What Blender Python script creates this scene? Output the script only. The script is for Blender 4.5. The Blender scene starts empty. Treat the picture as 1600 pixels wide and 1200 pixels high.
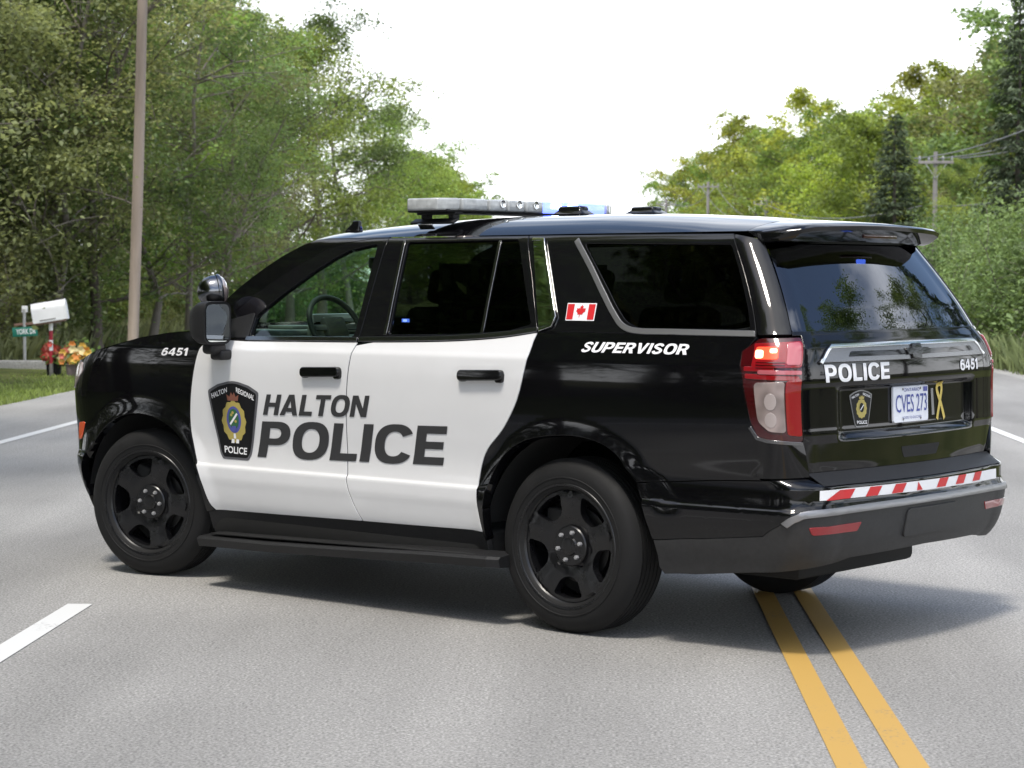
import bpy, bmesh, math, random
import numpy as np
from mathutils import Vector, Matrix
R = math.radians
SC = bpy.context.scene
COL = SC.collection
# ------------------------------------------------------------------ camera
cam_d = bpy.data.cameras.new('camera'); cam = bpy.data.objects.new('camera', cam_d); COL.objects.link(cam)
cam_d.sensor_width = 36.0; cam_d.lens = 3330.55 / 1600 * 36.0
cam_d.dof.use_dof = True; cam_d.dof.focus_distance = 11.0; cam_d.dof.aperture_fstop = 6.3
cam_d.clip_start = 0.1; cam_d.clip_end = 4000
cam.location = (0, 0, 1.6729)
cam.rotation_euler = (R(90 - 2.8118), 0, R(2.5413))
SC.camera = cam
# ------------------------------------------------------------------ world and sun
SUN_EL, SUN_AZ = R(66), math.atan2(-0.93, -0.36)      # direction towards the sun (left, slightly behind the camera)
sdir = Vector((math.cos(SUN_EL) * math.cos(SUN_AZ), math.cos(SUN_EL) * math.sin(SUN_AZ), math.sin(SUN_EL)))
wd = bpy.data.worlds.new('World'); SC.world = wd; wd.use_nodes = True
nt = wd.node_tree; nt.nodes.clear()
def N(t, loc=None, **kw):
    n = nt.nodes.new(t)
    for k, v in kw.items(): setattr(n, k, v)
    return n
sky = N('ShaderNodeTexSky'); sky.sky_type = 'NISHITA'; sky.sun_disc = False
sky.sun_elevation = SUN_EL; sky.sun_rotation = math.atan2(sdir.x, sdir.y)
sky.air_density = 1.0; sky.dust_density = 2.0; sky.ozone_density = 1.0
tc = N('ShaderNodeTexCoord'); sep = N('ShaderNodeSeparateXYZ'); nt.links.new(tc.outputs['Generated'], sep.inputs[0])
def M(op, a, b=None, clamp=False):
    n = N('ShaderNodeMath'); n.operation = op; n.use_clamp = clamp
    for i, v in enumerate((a, b)):
        if v is None: continue
        if isinstance(v, (int, float)): n.inputs[i].default_value = v
        else: nt.links.new(v, n.inputs[i])
    return n.outputs[0]
zz = M('MAXIMUM', sep.outputs[2], 0.0)
den = M('ADD', zz, 0.18)
cx_ = M('DIVIDE', sep.outputs[0], den); cy_ = M('DIVIDE', sep.outputs[1], den)
cmb = N('ShaderNodeCombineXYZ'); nt.links.new(cx_, cmb.inputs[0]); nt.links.new(cy_, cmb.inputs[1])
nz = N('ShaderNodeTexNoise'); nz.inputs['Scale'].default_value = 0.9; nz.inputs['Detail'].default_value = 8; nz.inputs['Roughness'].default_value = 0.55
nt.links.new(cmb.outputs[0], nz.inputs['Vector'])
mr = N('ShaderNodeMapRange'); mr.inputs[1].default_value = 0.47; mr.inputs[2].default_value = 0.63
nt.links.new(nz.outputs['Fac'], mr.inputs[0])
hz = N('ShaderNodeMapRange'); hz.inputs[1].default_value = 0.32; hz.inputs[2].default_value = 0.10; hz.inputs[3].default_value = 0.0; hz.inputs[4].default_value = 1.0
nt.links.new(zz, hz.inputs[0])
cf = M('MAXIMUM', mr.outputs[0], hz.outputs[0], True)
cf = M('MULTIPLY', cf, 0.92)
mix = N('ShaderNodeMix'); mix.data_type = 'RGBA'
nt.links.new(cf, mix.inputs[0]); nt.links.new(sky.outputs[0], mix.inputs[6]); mix.inputs[7].default_value = (11.0, 11.2, 11.6, 1)
bg = N('ShaderNodeBackground'); bg.inputs[1].default_value = 0.12
nt.links.new(mix.outputs[2], bg.inputs[0])
ow = N('ShaderNodeOutputWorld'); nt.links.new(bg.outputs[0], ow.inputs[0])
sl = bpy.data.lights.new('sun', 'SUN'); sl.energy = 1.7; sl.angle = R(9); sl.color = (1.0, 0.94, 0.84)
sun = bpy.data.objects.new('sun', sl); COL.objects.link(sun)
sun.rotation_euler = (-sdir).to_track_quat('-Z', 'Y').to_euler(); sun.location = (-20, -10, 40)
vs = SC.view_settings; vs.view_transform = 'Standard'; vs.look = 'None'; vs.gamma = 1; vs.use_curve_mapping = False
vs.exposure = 0.98
SC.cycles.max_bounces = 8; SC.cycles.transparent_max_bounces = 16
try: SC.cycles.use_denoising = True
except Exception: pass
# ------------------------------------------------------------------ materials
def principled(name, col, rough=0.5, metal=0.0, coat=0.0, coat_rough=0.03, spec=0.5, emit=None, estr=0.0):
    m = bpy.data.materials.new(name); m.use_nodes = True
    b = m.node_tree.nodes['Principled BSDF']
    b.inputs['Base Color'].default_value = (*col, 1); b.inputs['Roughness'].default_value = rough
    b.inputs['Metallic'].default_value = metal; b.inputs['Coat Weight'].default_value = coat
    b.inputs['Coat Roughness'].default_value = coat_rough; b.inputs['Specular IOR Level'].default_value = spec
    if emit:
        b.inputs['Emission Color'].default_value = (*emit, 1); b.inputs['Emission Strength'].default_value = estr
    return m
def vary(m, scale, amount, detail=6, rough_amt=0.0, bump=0.0, bump_scale=None, coord='Object', stretch=None):
    """noise variation of base colour (value), roughness and bump on a principled material"""
    t = m.node_tree; b = t.nodes['Principled BSDF']
    c = t.nodes.new('ShaderNodeTexCoord'); src = c.outputs[coord]
    if stretch:
        mp = t.nodes.new('ShaderNodeMapping'); mp.inputs['Scale'].default_value = stretch
        t.links.new(src, mp.inputs[0]); src = mp.outputs[0]
    n = t.nodes.new('ShaderNodeTexNoise'); n.inputs['Scale'].default_value = scale; n.inputs['Detail'].default_value = detail
    t.links.new(src, n.inputs['Vector'])
    if amount:
        h = t.nodes.new('ShaderNodeHueSaturation'); h.inputs['Color'].default_value = b.inputs['Base Color'].default_value
        r = t.nodes.new('ShaderNodeMapRange'); r.inputs[1].default_value = .25; r.inputs[2].default_value = .75
        r.inputs[3].default_value = 1 - amount; r.inputs[4].default_value = 1 + amount
        t.links.new(n.outputs['Fac'], r.inputs[0]); t.links.new(r.outputs[0], h.inputs['Value'])
        t.links.new(h.outputs[0], b.inputs['Base Color'])
    if rough_amt:
        r = t.nodes.new('ShaderNodeMapRange'); r0 = b.inputs['Roughness'].default_value
        r.inputs[1].default_value = .3; r.inputs[2].default_value = .7
        r.inputs[3].default_value = max(0, r0 - rough_amt); r.inputs[4].default_value = r0 + rough_amt
        t.links.new(n.outputs['Fac'], r.inputs[0]); t.links.new(r.outputs[0], b.inputs['Roughness'])
    if bump:
        n2 = t.nodes.new('ShaderNodeTexNoise'); n2.inputs['Scale'].default_value = bump_scale or scale; n2.inputs['Detail'].default_value = 4
        t.links.new(src, n2.inputs['Vector'])
        bp = t.nodes.new('ShaderNodeBump'); bp.inputs['Strength'].default_value = bump; bp.inputs['Distance'].default_value = 0.02
        t.links.new(n2.outputs['Fac'], bp.inputs['Height']); t.links.new(bp.outputs[0], b.inputs['Normal'])
    return m
def glass(name, tint, refl_rough=0.0, k0=1.7, ior=1.5):
    """thin pane: tinted see-through plus fresnel reflection"""
    m = bpy.data.materials.new(name); m.use_nodes = True; t = m.node_tree; t.nodes.clear()
    tr = t.nodes.new('ShaderNodeBsdfTransparent'); tr.inputs[0].default_value = (*tint, 1)
    gl = t.nodes.new('ShaderNodeBsdfGlossy'); gl.inputs['Roughness'].default_value = refl_rough; gl.inputs[0].default_value = (.9, .93, 1, 1)
    ge = t.nodes.new('ShaderNodeNewGeometry'); dt = t.nodes.new('ShaderNodeVectorMath'); dt.operation = 'DOT_PRODUCT'
    t.links.new(ge.outputs['Normal'], dt.inputs[0]); t.links.new(ge.outputs['Incoming'], dt.inputs[1])
    def mth(op, a, b):
        n = t.nodes.new('ShaderNodeMath'); n.operation = op
        for i, v in enumerate((a, b)):
            if isinstance(v, (int, float)): n.inputs[i].default_value = v
            elif v is not None: t.links.new(v, n.inputs[i])
        return n.outputs[0]
    f0 = ((ior - 1) / (ior + 1)) ** 2 * k0
    fr = mth('ADD', mth('MULTIPLY', mth('POWER', mth('SUBTRACT', 1.0, mth('ABSOLUTE', dt.outputs['Value'], None)), 5.0), 1 - f0), f0)
    mx = t.nodes.new('ShaderNodeMixShader'); o = t.nodes.new('ShaderNodeOutputMaterial')
    t.links.new(fr, mx.inputs[0]); t.links.new(tr.outputs[0], mx.inputs[1]); t.links.new(gl.outputs[0], mx.inputs[2])
    t.links.new(mx.outputs[0], o.inputs[0])
    return m
MT = {}
MT['black'] = vary(principled('black_paint', (.0028, .0028, .0036), .05), 3.0, 0, rough_amt=.02)
MT['white'] = vary(principled('white_paint', (.70, .70, .71), .28, coat=.8, coat_rough=.05), 5.0, .02)
MT['gloss'] = principled('gloss_black_trim', (.005, .005, .006), .05)
MT['plastic'] = vary(principled('grained_plastic', (.012, .012, .013), .5, spec=.35), 40, .15, bump=.15, bump_scale=400)
MT['matte'] = principled('matte_black', (.006, .006, .006), .8)
MT['rubber'] = vary(principled('tyre_rubber', (.009, .009, .0095), .70, spec=.3), 9, .25, rough_amt=.08)
MT['rim'] = vary(principled('black_rim', (.006, .006, .007), .28, spec=.5), 8, .1, rough_amt=.05)
MT['steel'] = principled('lug_steel', (.42, .42, .43), .35, metal=.5)
MT['brake'] = principled('brake_steel', (.10, .10, .10), .45, metal=1)
MT['chrome'] = principled('bright_chrome', (.75, .76, .77), .12, metal=1)
MT['darkchrome'] = principled('dark_chrome', (.22, .22, .23), .25, metal=1)
MT['satin'] = principled('satin_silver', (.27, .27, .28), .38, metal=.8)
MT['letter_grey'] = principled('grey_vinyl', (.030, .030, .032), .5)
MT['letter_white'] = principled('white_vinyl', (.78, .78, .80), .45)
MT['red'] = principled('red_vinyl', (.55, .02, .025), .4)
MT['lens_red'] = principled('red_lens', (.24, .006, .010), .10, coat=1)
MT['lens_dark'] = principled('dark_red_lens', (.045, .002, .004), .10, coat=1)
MT['lens_clear'] = vary(principled('clear_lens', (.26, .21, .20), .10, coat=1), 11, .6, detail=1)
MT['valance'] = vary(principled('grey_lower_bumper', (.030, .030, .031), .5, spec=.35), 40, .15, bump=.15, bump_scale=400)
MT['lens_bulb'] = principled('reverse_bulb_lens', (.36, .31, .30), .12, coat=1)
MT['lens_pink'] = principled('pale_red_lens', (.42, .10, .12), .10, coat=1)
MT['lit_red'] = principled('lit_red_lamp', (.6, .05, .02), .2, emit=(1, .07, .03), estr=.9)
MT['lit_hot'] = principled('lit_bulb', (.9, .5, .3), .2, emit=(1, .40, .22), estr=1.8)
MT['amber'] = principled('orange_marker', (.75, .09, .02), .25, coat=1)
MT['lit_blue'] = principled('lit_blue_lamp', (.05, .1, .9), .2, emit=(.10, .22, 1.0), estr=7.0)
MT['lit_bluewhite'] = principled('lit_blue_core', (.5, .6, 1), .2, emit=(.35, .5, 1.0), estr=10.0)
MT['bar_lens'] = vary(principled('lightbar_lens', (.40, .415, .42), .16, coat=.6), 26, .25)
MT['bar_blue'] = principled('lightbar_blue_lens', (.16, .20, .75), .16, coat=.5, emit=(.13, .19, 1.0), estr=1.7)
MT['bar_led'] = vary(principled('lightbar_led', (.40, .415, .42), .18, coat=.6), 26, .25)
MT['gold'] = principled('gold_vinyl', (.42, .34, .09), .45)
MT['crown'] = principled('crown_vinyl', (.20, .075, .05), .5)
MT['green_v'] = principled('green_vinyl', (.03, .12, .05), .5)
MT['blue_v'] = principled('blue_vinyl', (.08, .09, .34), .5)
MT['shield'] = principled('shield_black', (.006, .006, .007), .45, spec=.25)
MT['shield_edge'] = principled('shield_grey', (.10, .10, .11), .45)
MT['plate'] = principled('plate_white', (.72, .74, .80), .4)
MT['plate_blue'] = principled('plate_blue', (.04, .06, .30), .4)
MT['yellow_v'] = principled('ribbon_yellow', (.62, .47, .09), .45)
MT['interior'] = principled('interior_plastic', (.020, .021, .022), .6)
MT['seat'] = principled('seat_cloth', (.018, .018, .019), .85)
MT['dash'] = principled('dash_grey', (.10, .11, .11), .6)
MT['glass_clear'] = glass('green_tint_glass', (.74, .90, .80))
MT['glass_dark'] = glass('privacy_glass', (.06, .065, .06), k0=.75)
MT['glass_rear'] = glass('rear_privacy_glass', (.05, .052, .06), ior=1.75)
MT['mirror'] = principled('mirror_glass', (.75, .80, .78), .02, metal=1)
MT['spot_chrome'] = principled('spot_lamp_shell', (.17, .175, .19), .14, metal=1)
# ------------------------------------------------------------------ object helpers
def link(o, parent=None):
    COL.objects.link(o)
    if parent is not None: o.parent = parent
    return o
def tag(o, label=None, cat=None, group=None, kind=None):
    if label: o['label'] = label
    if cat: o['category'] = cat
    if group: o['group'] = group
    if kind: o['kind'] = kind
    return o
def empty(name, loc=(0, 0, 0), rz=0.0, label=None, cat=None, group=None):
    o = bpy.data.objects.new(name, None); o.empty_display_size = .2
    o.location = loc; o.rotation_euler = (0, 0, rz); link(o)
    return tag(o, label, cat, group)
def meshobj(name, verts, faces, mat, parent=None, smooth=False, auto=None):
    me = bpy.data.meshes.new(name); me.from_pydata([tuple(map(float, v)) for v in verts], [], faces); me.update()
    if mat is not None: me.materials.append(mat)
    if smooth: me.polygons.foreach_set('use_smooth', [True] * len(me.polygons))
    if auto is not None and smooth:
        me.set_sharp_from_angle(angle=R(auto))
    return link(bpy.data.objects.new(name, me), parent)
def bmobj(name, bm, mat, parent=None, smooth=True, auto=40):
    me = bpy.data.meshes.new(name); bmesh.ops.recalc_face_normals(bm, faces=bm.faces[:]); bm.to_mesh(me); bm.free()
    if mat is not None: me.materials.append(mat)
    if smooth:
        me.polygons.foreach_set('use_smooth', [True] * len(me.polygons)); me.set_sharp_from_angle(angle=R(auto))
    return link(bpy.data.objects.new(name, me), parent)
def bm_box(bm, c, s, rot=None, bevel=0.0, seg=2):
    r = bmesh.ops.create_cube(bm, size=1.0)
    vs = r['verts']
    for v in vs: v.co = Vector((v.co.x * s[0], v.co.y * s[1], v.co.z * s[2]))
    if bevel:
        es = list({e for v in vs for e in v.link_edges})
        rb = bmesh.ops.bevel(bm, geom=es, offset=bevel, segments=seg, affect='EDGES', profile=.5)
        vs = list({v for f in rb['faces'] for v in f.verts} | {v for v in vs if v.is_valid})
    for v in vs:
        co = v.co
        if rot is not None: co = rot @ co
        v.co = co + Vector(c)
def box(name, c, s, mat, parent=None, rot=None, bevel=0.01, seg=2):
    bm = bmesh.new(); bm_box(bm, c, s, rot, bevel, seg); return bmobj(name, bm, mat, parent)
def bm_tube(bm, pts, rad, n=8, cap=True):
    pts = [Vector(p) for p in pts]
    if isinstance(rad, (int, float)): rad = [rad] * len(pts)
    rings = []
    up = Vector((0, 0, 1))
    for i, p in enumerate(pts):
        d = (pts[min(i + 1, len(pts) - 1)] - pts[max(i - 1, 0)]).normalized()
        a = d.cross(up if abs(d.z) < .95 else Vector((1, 0, 0))).normalized(); b = d.cross(a)
        rings.append([bm.verts.new(p + (a * math.cos(2 * math.pi * k / n) + b * math.sin(2 * math.pi * k / n)) * rad[i]) for k in range(n)])
    for r0, r1 in zip(rings, rings[1:]):
        for k in range(n): bm.faces.new((r0[k], r0[(k + 1) % n], r1[(k + 1) % n], r1[k]))
    if cap:
        bm.faces.new(rings[0][::-1]); bm.faces.new(rings[-1])
def tube(name, pts, rad, mat, parent=None, n=8):
    bm = bmesh.new(); bm_tube(bm, pts, rad, n); return bmobj(name, bm, mat, parent)
def bm_lathe(bm, prof, n=48, axis='Y', closed=False):
    """prof: list of (radius, along) ; revolved round the axis"""
    rings = []
    for r, a in prof:
        ring = []
        for k in range(n):
            t = 2 * math.pi * k / n; cc, ss = r * math.cos(t), r * math.sin(t)
            ring.append(bm.verts.new((cc, a, ss) if axis == 'Y' else (cc, ss, a)))
        rings.append(ring)
    pr = list(zip(rings, rings[1:])) + ([(rings[-1], rings[0])] if closed else [])
    for r0, r1 in pr:
        for k in range(n): bm.faces.new((r0[k], r0[(k + 1) % n], r1[(k + 1) % n], r1[k]))
    return rings
def lathe(name, prof, mat, parent=None, n=48, axis='Y', closed=False, caps=False, auto=35):
    bm = bmesh.new(); rg = bm_lathe(bm, prof, n, axis, closed)
    if caps: bm.faces.new(rg[0]); bm.faces.new(rg[-1])
    return bmobj(name, bm, mat, parent, True, auto)
# ---- body surface: half width, rear and front line as functions of height
def _itp(xs,ys):
    xs=np.array(xs,float);ys=np.array(ys,float)
    h=np.diff(xs);d=np.diff(ys)/h
    m=np.zeros_like(ys);m[0]=d[0];m[-1]=d[-1]
    for i in range(1,len(xs)-1):
        if d[i-1]*d[i]>0:
            w1=2*h[i]+h[i-1];w2=h[i]+2*h[i-1];m[i]=(w1+w2)/(w1/d[i-1]+w2/d[i])
    def f(x):
        x=np.clip(np.asarray(x,float),xs[0],xs[-1]);i=np.clip(np.searchsorted(xs,x)-1,0,len(xs)-2)
        t=(x-xs[i])/h[i];t2=t*t;t3=t2*t
        return (2*t3-3*t2+1)*ys[i]+(t3-2*t2+t)*h[i]*m[i]+(-2*t3+3*t2)*ys[i+1]+(t3-t2)*h[i]*m[i+1]
    return f
WZ=_itp([.20,.30,.40,.46,.54,.60,.650,.668,.76,.9,1.05,1.17,1.285,1.32,1.36,1.40,1.43,1.55,1.70,1.80,1.86,1.90],
        [.90,.935,.962,.982,.998,1.008,1.009,.995,.990,1.000,1.009,1.011,1.004,.988,.969,.950,.935,.884,.817,.772,.742,.700])
XR=_itp([.20,.36,.44,.52,.60,.655,.69,.758,.815,.95,.985,1.02,1.19,1.22,1.36,1.40,1.43,1.55,1.70,1.80,1.90],
        [-4.26,-4.33,-4.40,-4.43,-4.44,-4.445,-4.43,-4.43,-4.345,-4.348,-4.352,-4.350,-4.346,-4.350,-4.33,-4.31,-4.29,-4.225,-4.13,-4.06,-3.99])
XF=_itp([.20,.40,.6,.8,1.0,1.15,1.3,1.9],[.84,.90,.965,.995,.995,.96,.84,.32])
RC=_itp([.2,.8,.86,1.4,1.5,1.9],[.20,.20,.17,.17,.16,.14])
UA,UB,UM=-4.05,-4.27,-5.20
UFA,UFB,UFM=0.40,0.80,1.70
def shell0(u,z):
    u=np.asarray(u,float);z=np.asarray(z,float);u,z=np.broadcast_arrays(u,z)
    sgn=np.where(u<UM,-1.,1.);u=np.where(u<UM,2*UM-u,u)
    W=WZ(z);xr=XR(z);rc=RC(z);xf=XF(z)
    # plan taper
    def taper(x): 
        a=np.clip((-x-3.0)/1.2,0,1.3);b=np.clip((x+.2)/1.0,0,1.2)
        return -.045*a*a-.05*b*b
    crown=.055 # rear face bow
    rs=1.35*rc # corner length in y
    # corner start
    x0=xr+rc+crown
    u0=-3.2
    xs=np.where(u<u0,u0+(u-u0)*(x0-u0)/(UA-u0),u)
    rf=.42
    xfs=xf-rf-.12
    uf0=-.2
    xs=np.where(u>uf0,uf0+(u-uf0)*(xfs-uf0)/(UFA-uf0),xs)
    ys=W+taper(xs)
    # rear corner
    t=np.clip((UA-u)/(UA-UB),0,1)*np.pi/2
    Wc=W+taper(x0)
    yc=Wc-rs
    k=2./2.4
    cx_=x0-(np.sin(t)**k)*rc; cy_=yc+rs*np.clip(np.cos(t),0,1)**k
    # rear face
    yr=yc*(u-UM)/(UB-UM); xrr=xr+crown*(np.abs(yr)/np.maximum(yc,.01))**2
    tf=np.clip((u-UFA)/(UFB-UFA),0,1)*np.pi/2
    Wf=W+taper(xfs);ycf=Wf-.40
    fx=xfs+rf*np.sin(tf)**.9; fy=ycf+.40*np.clip(np.cos(tf),0,1)**.9
    yff=ycf*(UFM-u)/(UFM-UFB); xff=xf-.12*(np.abs(yff)/np.maximum(ycf,.01))**2
    x=np.where(u>UFB,xff,np.where(u>UFA,fx,np.where(u>UA,xs,np.where(u>UB,cx_,xrr))))
    y=np.where(u>UFB,yff,np.where(u>UFA,fy,np.where(u>UA,ys,np.where(u>UB,cy_,yr))))
    return np.stack([x,y*sgn,z],-1)
def _sm(a,b,x):
    t=np.clip((x-a)/(b-a),0,1);return t*t*(3-2*t)
WR=.405;WBX=-3.071
def disp(u,z):
    u=np.asarray(u,float);z=np.asarray(z,float)
    d=np.zeros(np.broadcast(u,z).shape)
    for wx in (0.,WBX):
        r=np.hypot(u-wx,z-WR)
        d=d+.020*(1-_sm(.50,.63,r))*_sm(1.10,.9,z)
    k=np.abs(u-UM)
    d=d-.034*(1-_sm(.68,.80,k))*_sm(.952,.982,z)*(1-_sm(1.175,1.20,z))
    return d
def P(u,z,off=0.):
    u=np.asarray(u,float);z=np.asarray(z,float);u,z=np.broadcast_arrays(u,z)
    e=.004
    a=shell0(u+e,z)-shell0(u-e,z);b=shell0(u,z+e)-shell0(u,z-e)
    n=np.cross(b,a)
    n=n/np.maximum(np.linalg.norm(n,axis=-1,keepdims=True),1e-9)
    return shell0(u,z)+n*(disp(u,z)+off)[...,None]
# ------------------------------------------------------------------ panels on the body surface
def rnd(poly, r, n=5):
    """fillet the corners of a polygon (r: number or list)"""
    out = []; m = len(poly)
    for i, p in enumerate(poly):
        a, b = Vector(poly[i - 1]), Vector(poly[(i + 1) % m]); p = Vector(p)
        rr = r[i] if isinstance(r, (list, tuple)) else r
        da, db = a - p, b - p; la, lb = da.length, db.length
        if rr <= 0: out.append((p.x, p.y)); continue
        t = min(rr, .45 * la, .45 * lb); pa, pb = p + da / la * t, p + db / lb * t
        for k in range(n + 1):
            s = k / n; q = pa * (1 - s) ** 2 + p * 2 * s * (1 - s) + pb * s * s; out.append((q.x, q.y))
    return out
def cr(pts, n=4):
    """Catmull-Rom through the points (open)"""
    p = [np.array(q, float) for q in pts]; p = [2 * p[0] - p[1]] + p + [2 * p[-1] - p[-2]]; out = []
    for i in range(1, len(p) - 2):
        for k in range(n):
            t = k / n
            out.append(tuple(.5 * (2 * p[i] + (p[i + 1] - p[i - 1]) * t + (2 * p[i - 1] - 5 * p[i] + 4 * p[i + 1] - p[i + 2]) * t * t + (3 * p[i] - p[i - 1] - 3 * p[i + 1] + p[i + 2]) * t ** 3)))
    return out + [tuple(p[-2])]
def band(pts, w):
    """a strip of width w (or per-point widths) along a polyline"""
    pts = [Vector(p) for p in pts]; L, Rr = [], []
    ww = w if isinstance(w, (list, tuple)) else [w] * len(pts)
    for i, p in enumerate(pts):
        d = (pts[min(i + 1, len(pts) - 1)] - pts[max(i - 1, 0)]).normalized(); nn = Vector((-d.y, d.x)) * ww[i] / 2
        L.append(tuple(p + nn)); Rr.append(tuple(p - nn))
    return L + Rr[::-1]
def nrm_P(u, z, fn):
    e = .005
    n = np.cross(fn(u, z + e) - fn(u, z - e), fn(u + e, z) - fn(u - e, z))
    return n / np.maximum(np.linalg.norm(n, axis=-1, keepdims=True), 1e-9)
def grid_cut(bm, step):
    us = [v.co.x for v in bm.verts]; zs = [v.co.y for v in bm.verts]
    for ax, vals, st in ((0, us, step[0]), (1, zs, step[1])):
        if not st: continue
        k0, k1 = math.floor(min(vals) / st), math.ceil(max(vals) / st)
        for k in range(k0 + 1, k1):
            c = [0, 0, 0]; c[ax] = k * st + 1e-5; nn = [0, 0, 0]; nn[ax] = 1
            bmesh.ops.bisect_plane(bm, geom=bm.verts[:] + bm.edges[:] + bm.faces[:], plane_co=c, plane_no=nn, dist=1e-6)
def fill2d(outer, holes=()):
    bm = bmesh.new()
    for lp in [outer] + list(holes):
        q = []
        for p in lp:
            if not q or (abs(p[0] - q[-1][0]) + abs(p[1] - q[-1][1])) > 1e-5: q.append(p)
        if abs(q[0][0] - q[-1][0]) + abs(q[0][1] - q[-1][1]) < 1e-5: q.pop()
        vs = [bm.verts.new((p[0], p[1], 0)) for p in q]
        for a, b in zip(vs, vs[1:] + vs[:1]): bm.edges.new((a, b))
    bmesh.ops.triangle_fill(bm, use_beauty=True, use_dissolve=False, edges=bm.edges[:])
    return bm
def wrap(name, bm, mat, parent, off, skirt, side=1, fn=None, lip=.0025):
    fn = fn or P
    bmesh.ops.triangulate(bm, faces=bm.faces[:])
    bm.verts.ensure_lookup_table(); bm.verts.index_update()
    uv = np.array([(v.co.x, v.co.y) for v in bm.verts]); u, z = uv[:, 0], uv[:, 1]
    n = nrm_P(u, z, fn); pos = fn(u, z) + n * off
    faces, fn_norm = [], []
    for f in bm.faces:
        if f.calc_area() < 1e-10: continue
        ids = [v.index for v in f.verts]
        if f.normal.z > 0: ids = ids[::-1]
        faces.append(ids)
    used = {}
    for f in faces:
        for i in range(len(f)):
            a, b = f[i], f[(i + 1) % len(f)]; used[(a, b)] = used.get((a, b), 0) + 1
    verts = [tuple(p) for p in pos]; norms = [tuple(v) for v in n]
    if skirt:
        bnd = [(a, b) for (a, b) in used if (b, a) not in used]
        outd = {}
        for a, b in bnd:
            d = np.array(verts[b]) - np.array(verts[a]); o = np.cross(d, n[a]); l = np.linalg.norm(o)
            if l > 1e-9:
                o /= l
                for q in (a, b): outd[q] = outd.get(q, 0) + o
        r1, r2 = {}, {}
        for q, o in outd.items():
            o = o / max(np.linalg.norm(o), 1e-6); p = np.array(verts[q]); nq = n[q]
            lp = min(lip, abs(skirt) * .5)
            r1[q] = len(verts); verts.append(tuple(p + o * lp - nq * lp)); norms.append(tuple((o + .15 * nq)))
            r2[q] = len(verts); verts.append(tuple(p + o * lp - nq * skirt)); norms.append(tuple(o))
        for a, b in bnd:
            if a in r1 and b in r1:
                faces.append([b, a, r1[a], r1[b]]); faces.append([r1[b], r1[a], r2[a], r2[b]])
    V = np.array(verts); NN = np.array(norms)
    if side < 0:
        V = V * [1, -1, 1]; NN = NN * [1, -1, 1]; faces = [f[::-1] for f in faces]
    me = bpy.data.meshes.new(name); me.from_pydata(V.tolist(), [], faces)
    me.materials.append(mat); me.polygons.foreach_set('use_smooth', [True] * len(me.polygons))
    me.update()
    ln = [tuple(NN[l.vertex_index]) for l in me.loops]
    me.normals_split_custom_set(ln)
    bm.free()
    return link(bpy.data.objects.new(name, me), parent)
def panel(name, outer, mat, parent, off=0., skirt=.014, holes=(), step=(.05, .04), side=1, both=False, fn=None, lip=.0025):
    bm = fill2d(outer, holes); grid_cut(bm, step)
    if both:
        b2 = bm.copy(); wrap(name, b2, mat, parent, off, skirt, -side, fn, lip)
    return wrap(name, bm, mat, parent, off, skirt, side, fn, lip)
DG = None
def text_bm(s, bold=.0, spacing=1.0, res=3):
    cu = bpy.data.curves.new('lettering', 'FONT'); cu.body = s; cu.size = 1; cu.offset = bold; cu.space_character = spacing
    cu.resolution_u = res; cu.fill_mode = 'FRONT'
    o = bpy.data.objects.new('lettering', cu); COL.objects.link(o)
    dg = bpy.context.evaluated_depsgraph_get(); me = bpy.data.meshes.new_from_object(o.evaluated_get(dg))
    bm = bmesh.new(); bm.from_mesh(me)
    bpy.data.objects.remove(o); bpy.data.meshes.remove(me); bpy.data.curves.remove(cu)
    xs = [v.co.x for v in bm.verts]; ys = [v.co.y for v in bm.verts]
    x0, x1, y0, y1 = min(xs), max(xs), min(ys), max(ys)
    for v in bm.verts: v.co = ((v.co.x - x0) / (x1 - x0), (v.co.y - y0) / (y1 - y0), 0)
    bmesh.ops.remove_doubles(bm, verts=bm.verts[:], dist=1e-5)
    return bm
def decal_text(name, s, TL, TR, BL, BR, mat, parent, off=.003, bold=.03, spacing=1.0, step=(.06, .05), fn=None, side=1):
    bm = text_bm(s, bold, spacing)
    for v in bm.verts:
        a, b = v.co.x, v.co.y
        u = (BL[0] * (1 - a) + BR[0] * a) * (1 - b) + (TL[0] * (1 - a) + TR[0] * a) * b
        z = (BL[1] * (1 - a) + BR[1] * a) * (1 - b) + (TL[1] * (1 - a) + TR[1] * a) * b
        v.co = (u, z, 0)
    for f in bm.faces: f.normal_update()
    grid_cut(bm, step)
    return wrap(name, bm, mat, parent, off, .0, side, fn)
def flat_text(name, s, w, h, mat, parent, M4, bold=.0, spacing=1.0, thick=0.0):
    """text filling a w x h rectangle centred on the origin of matrix M4 (x right, y up, z out)"""
    bm = text_bm(s, bold, spacing)
    for v in bm.verts: v.co = M4 @ Vector(((v.co.x - .5) * w, (v.co.y - .5) * h, 0))
    me = bpy.data.meshes.new(name); bm.to_mesh(me); bm.free(); me.materials.append(mat)
    return link(bpy.data.objects.new(name, me), parent)


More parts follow.
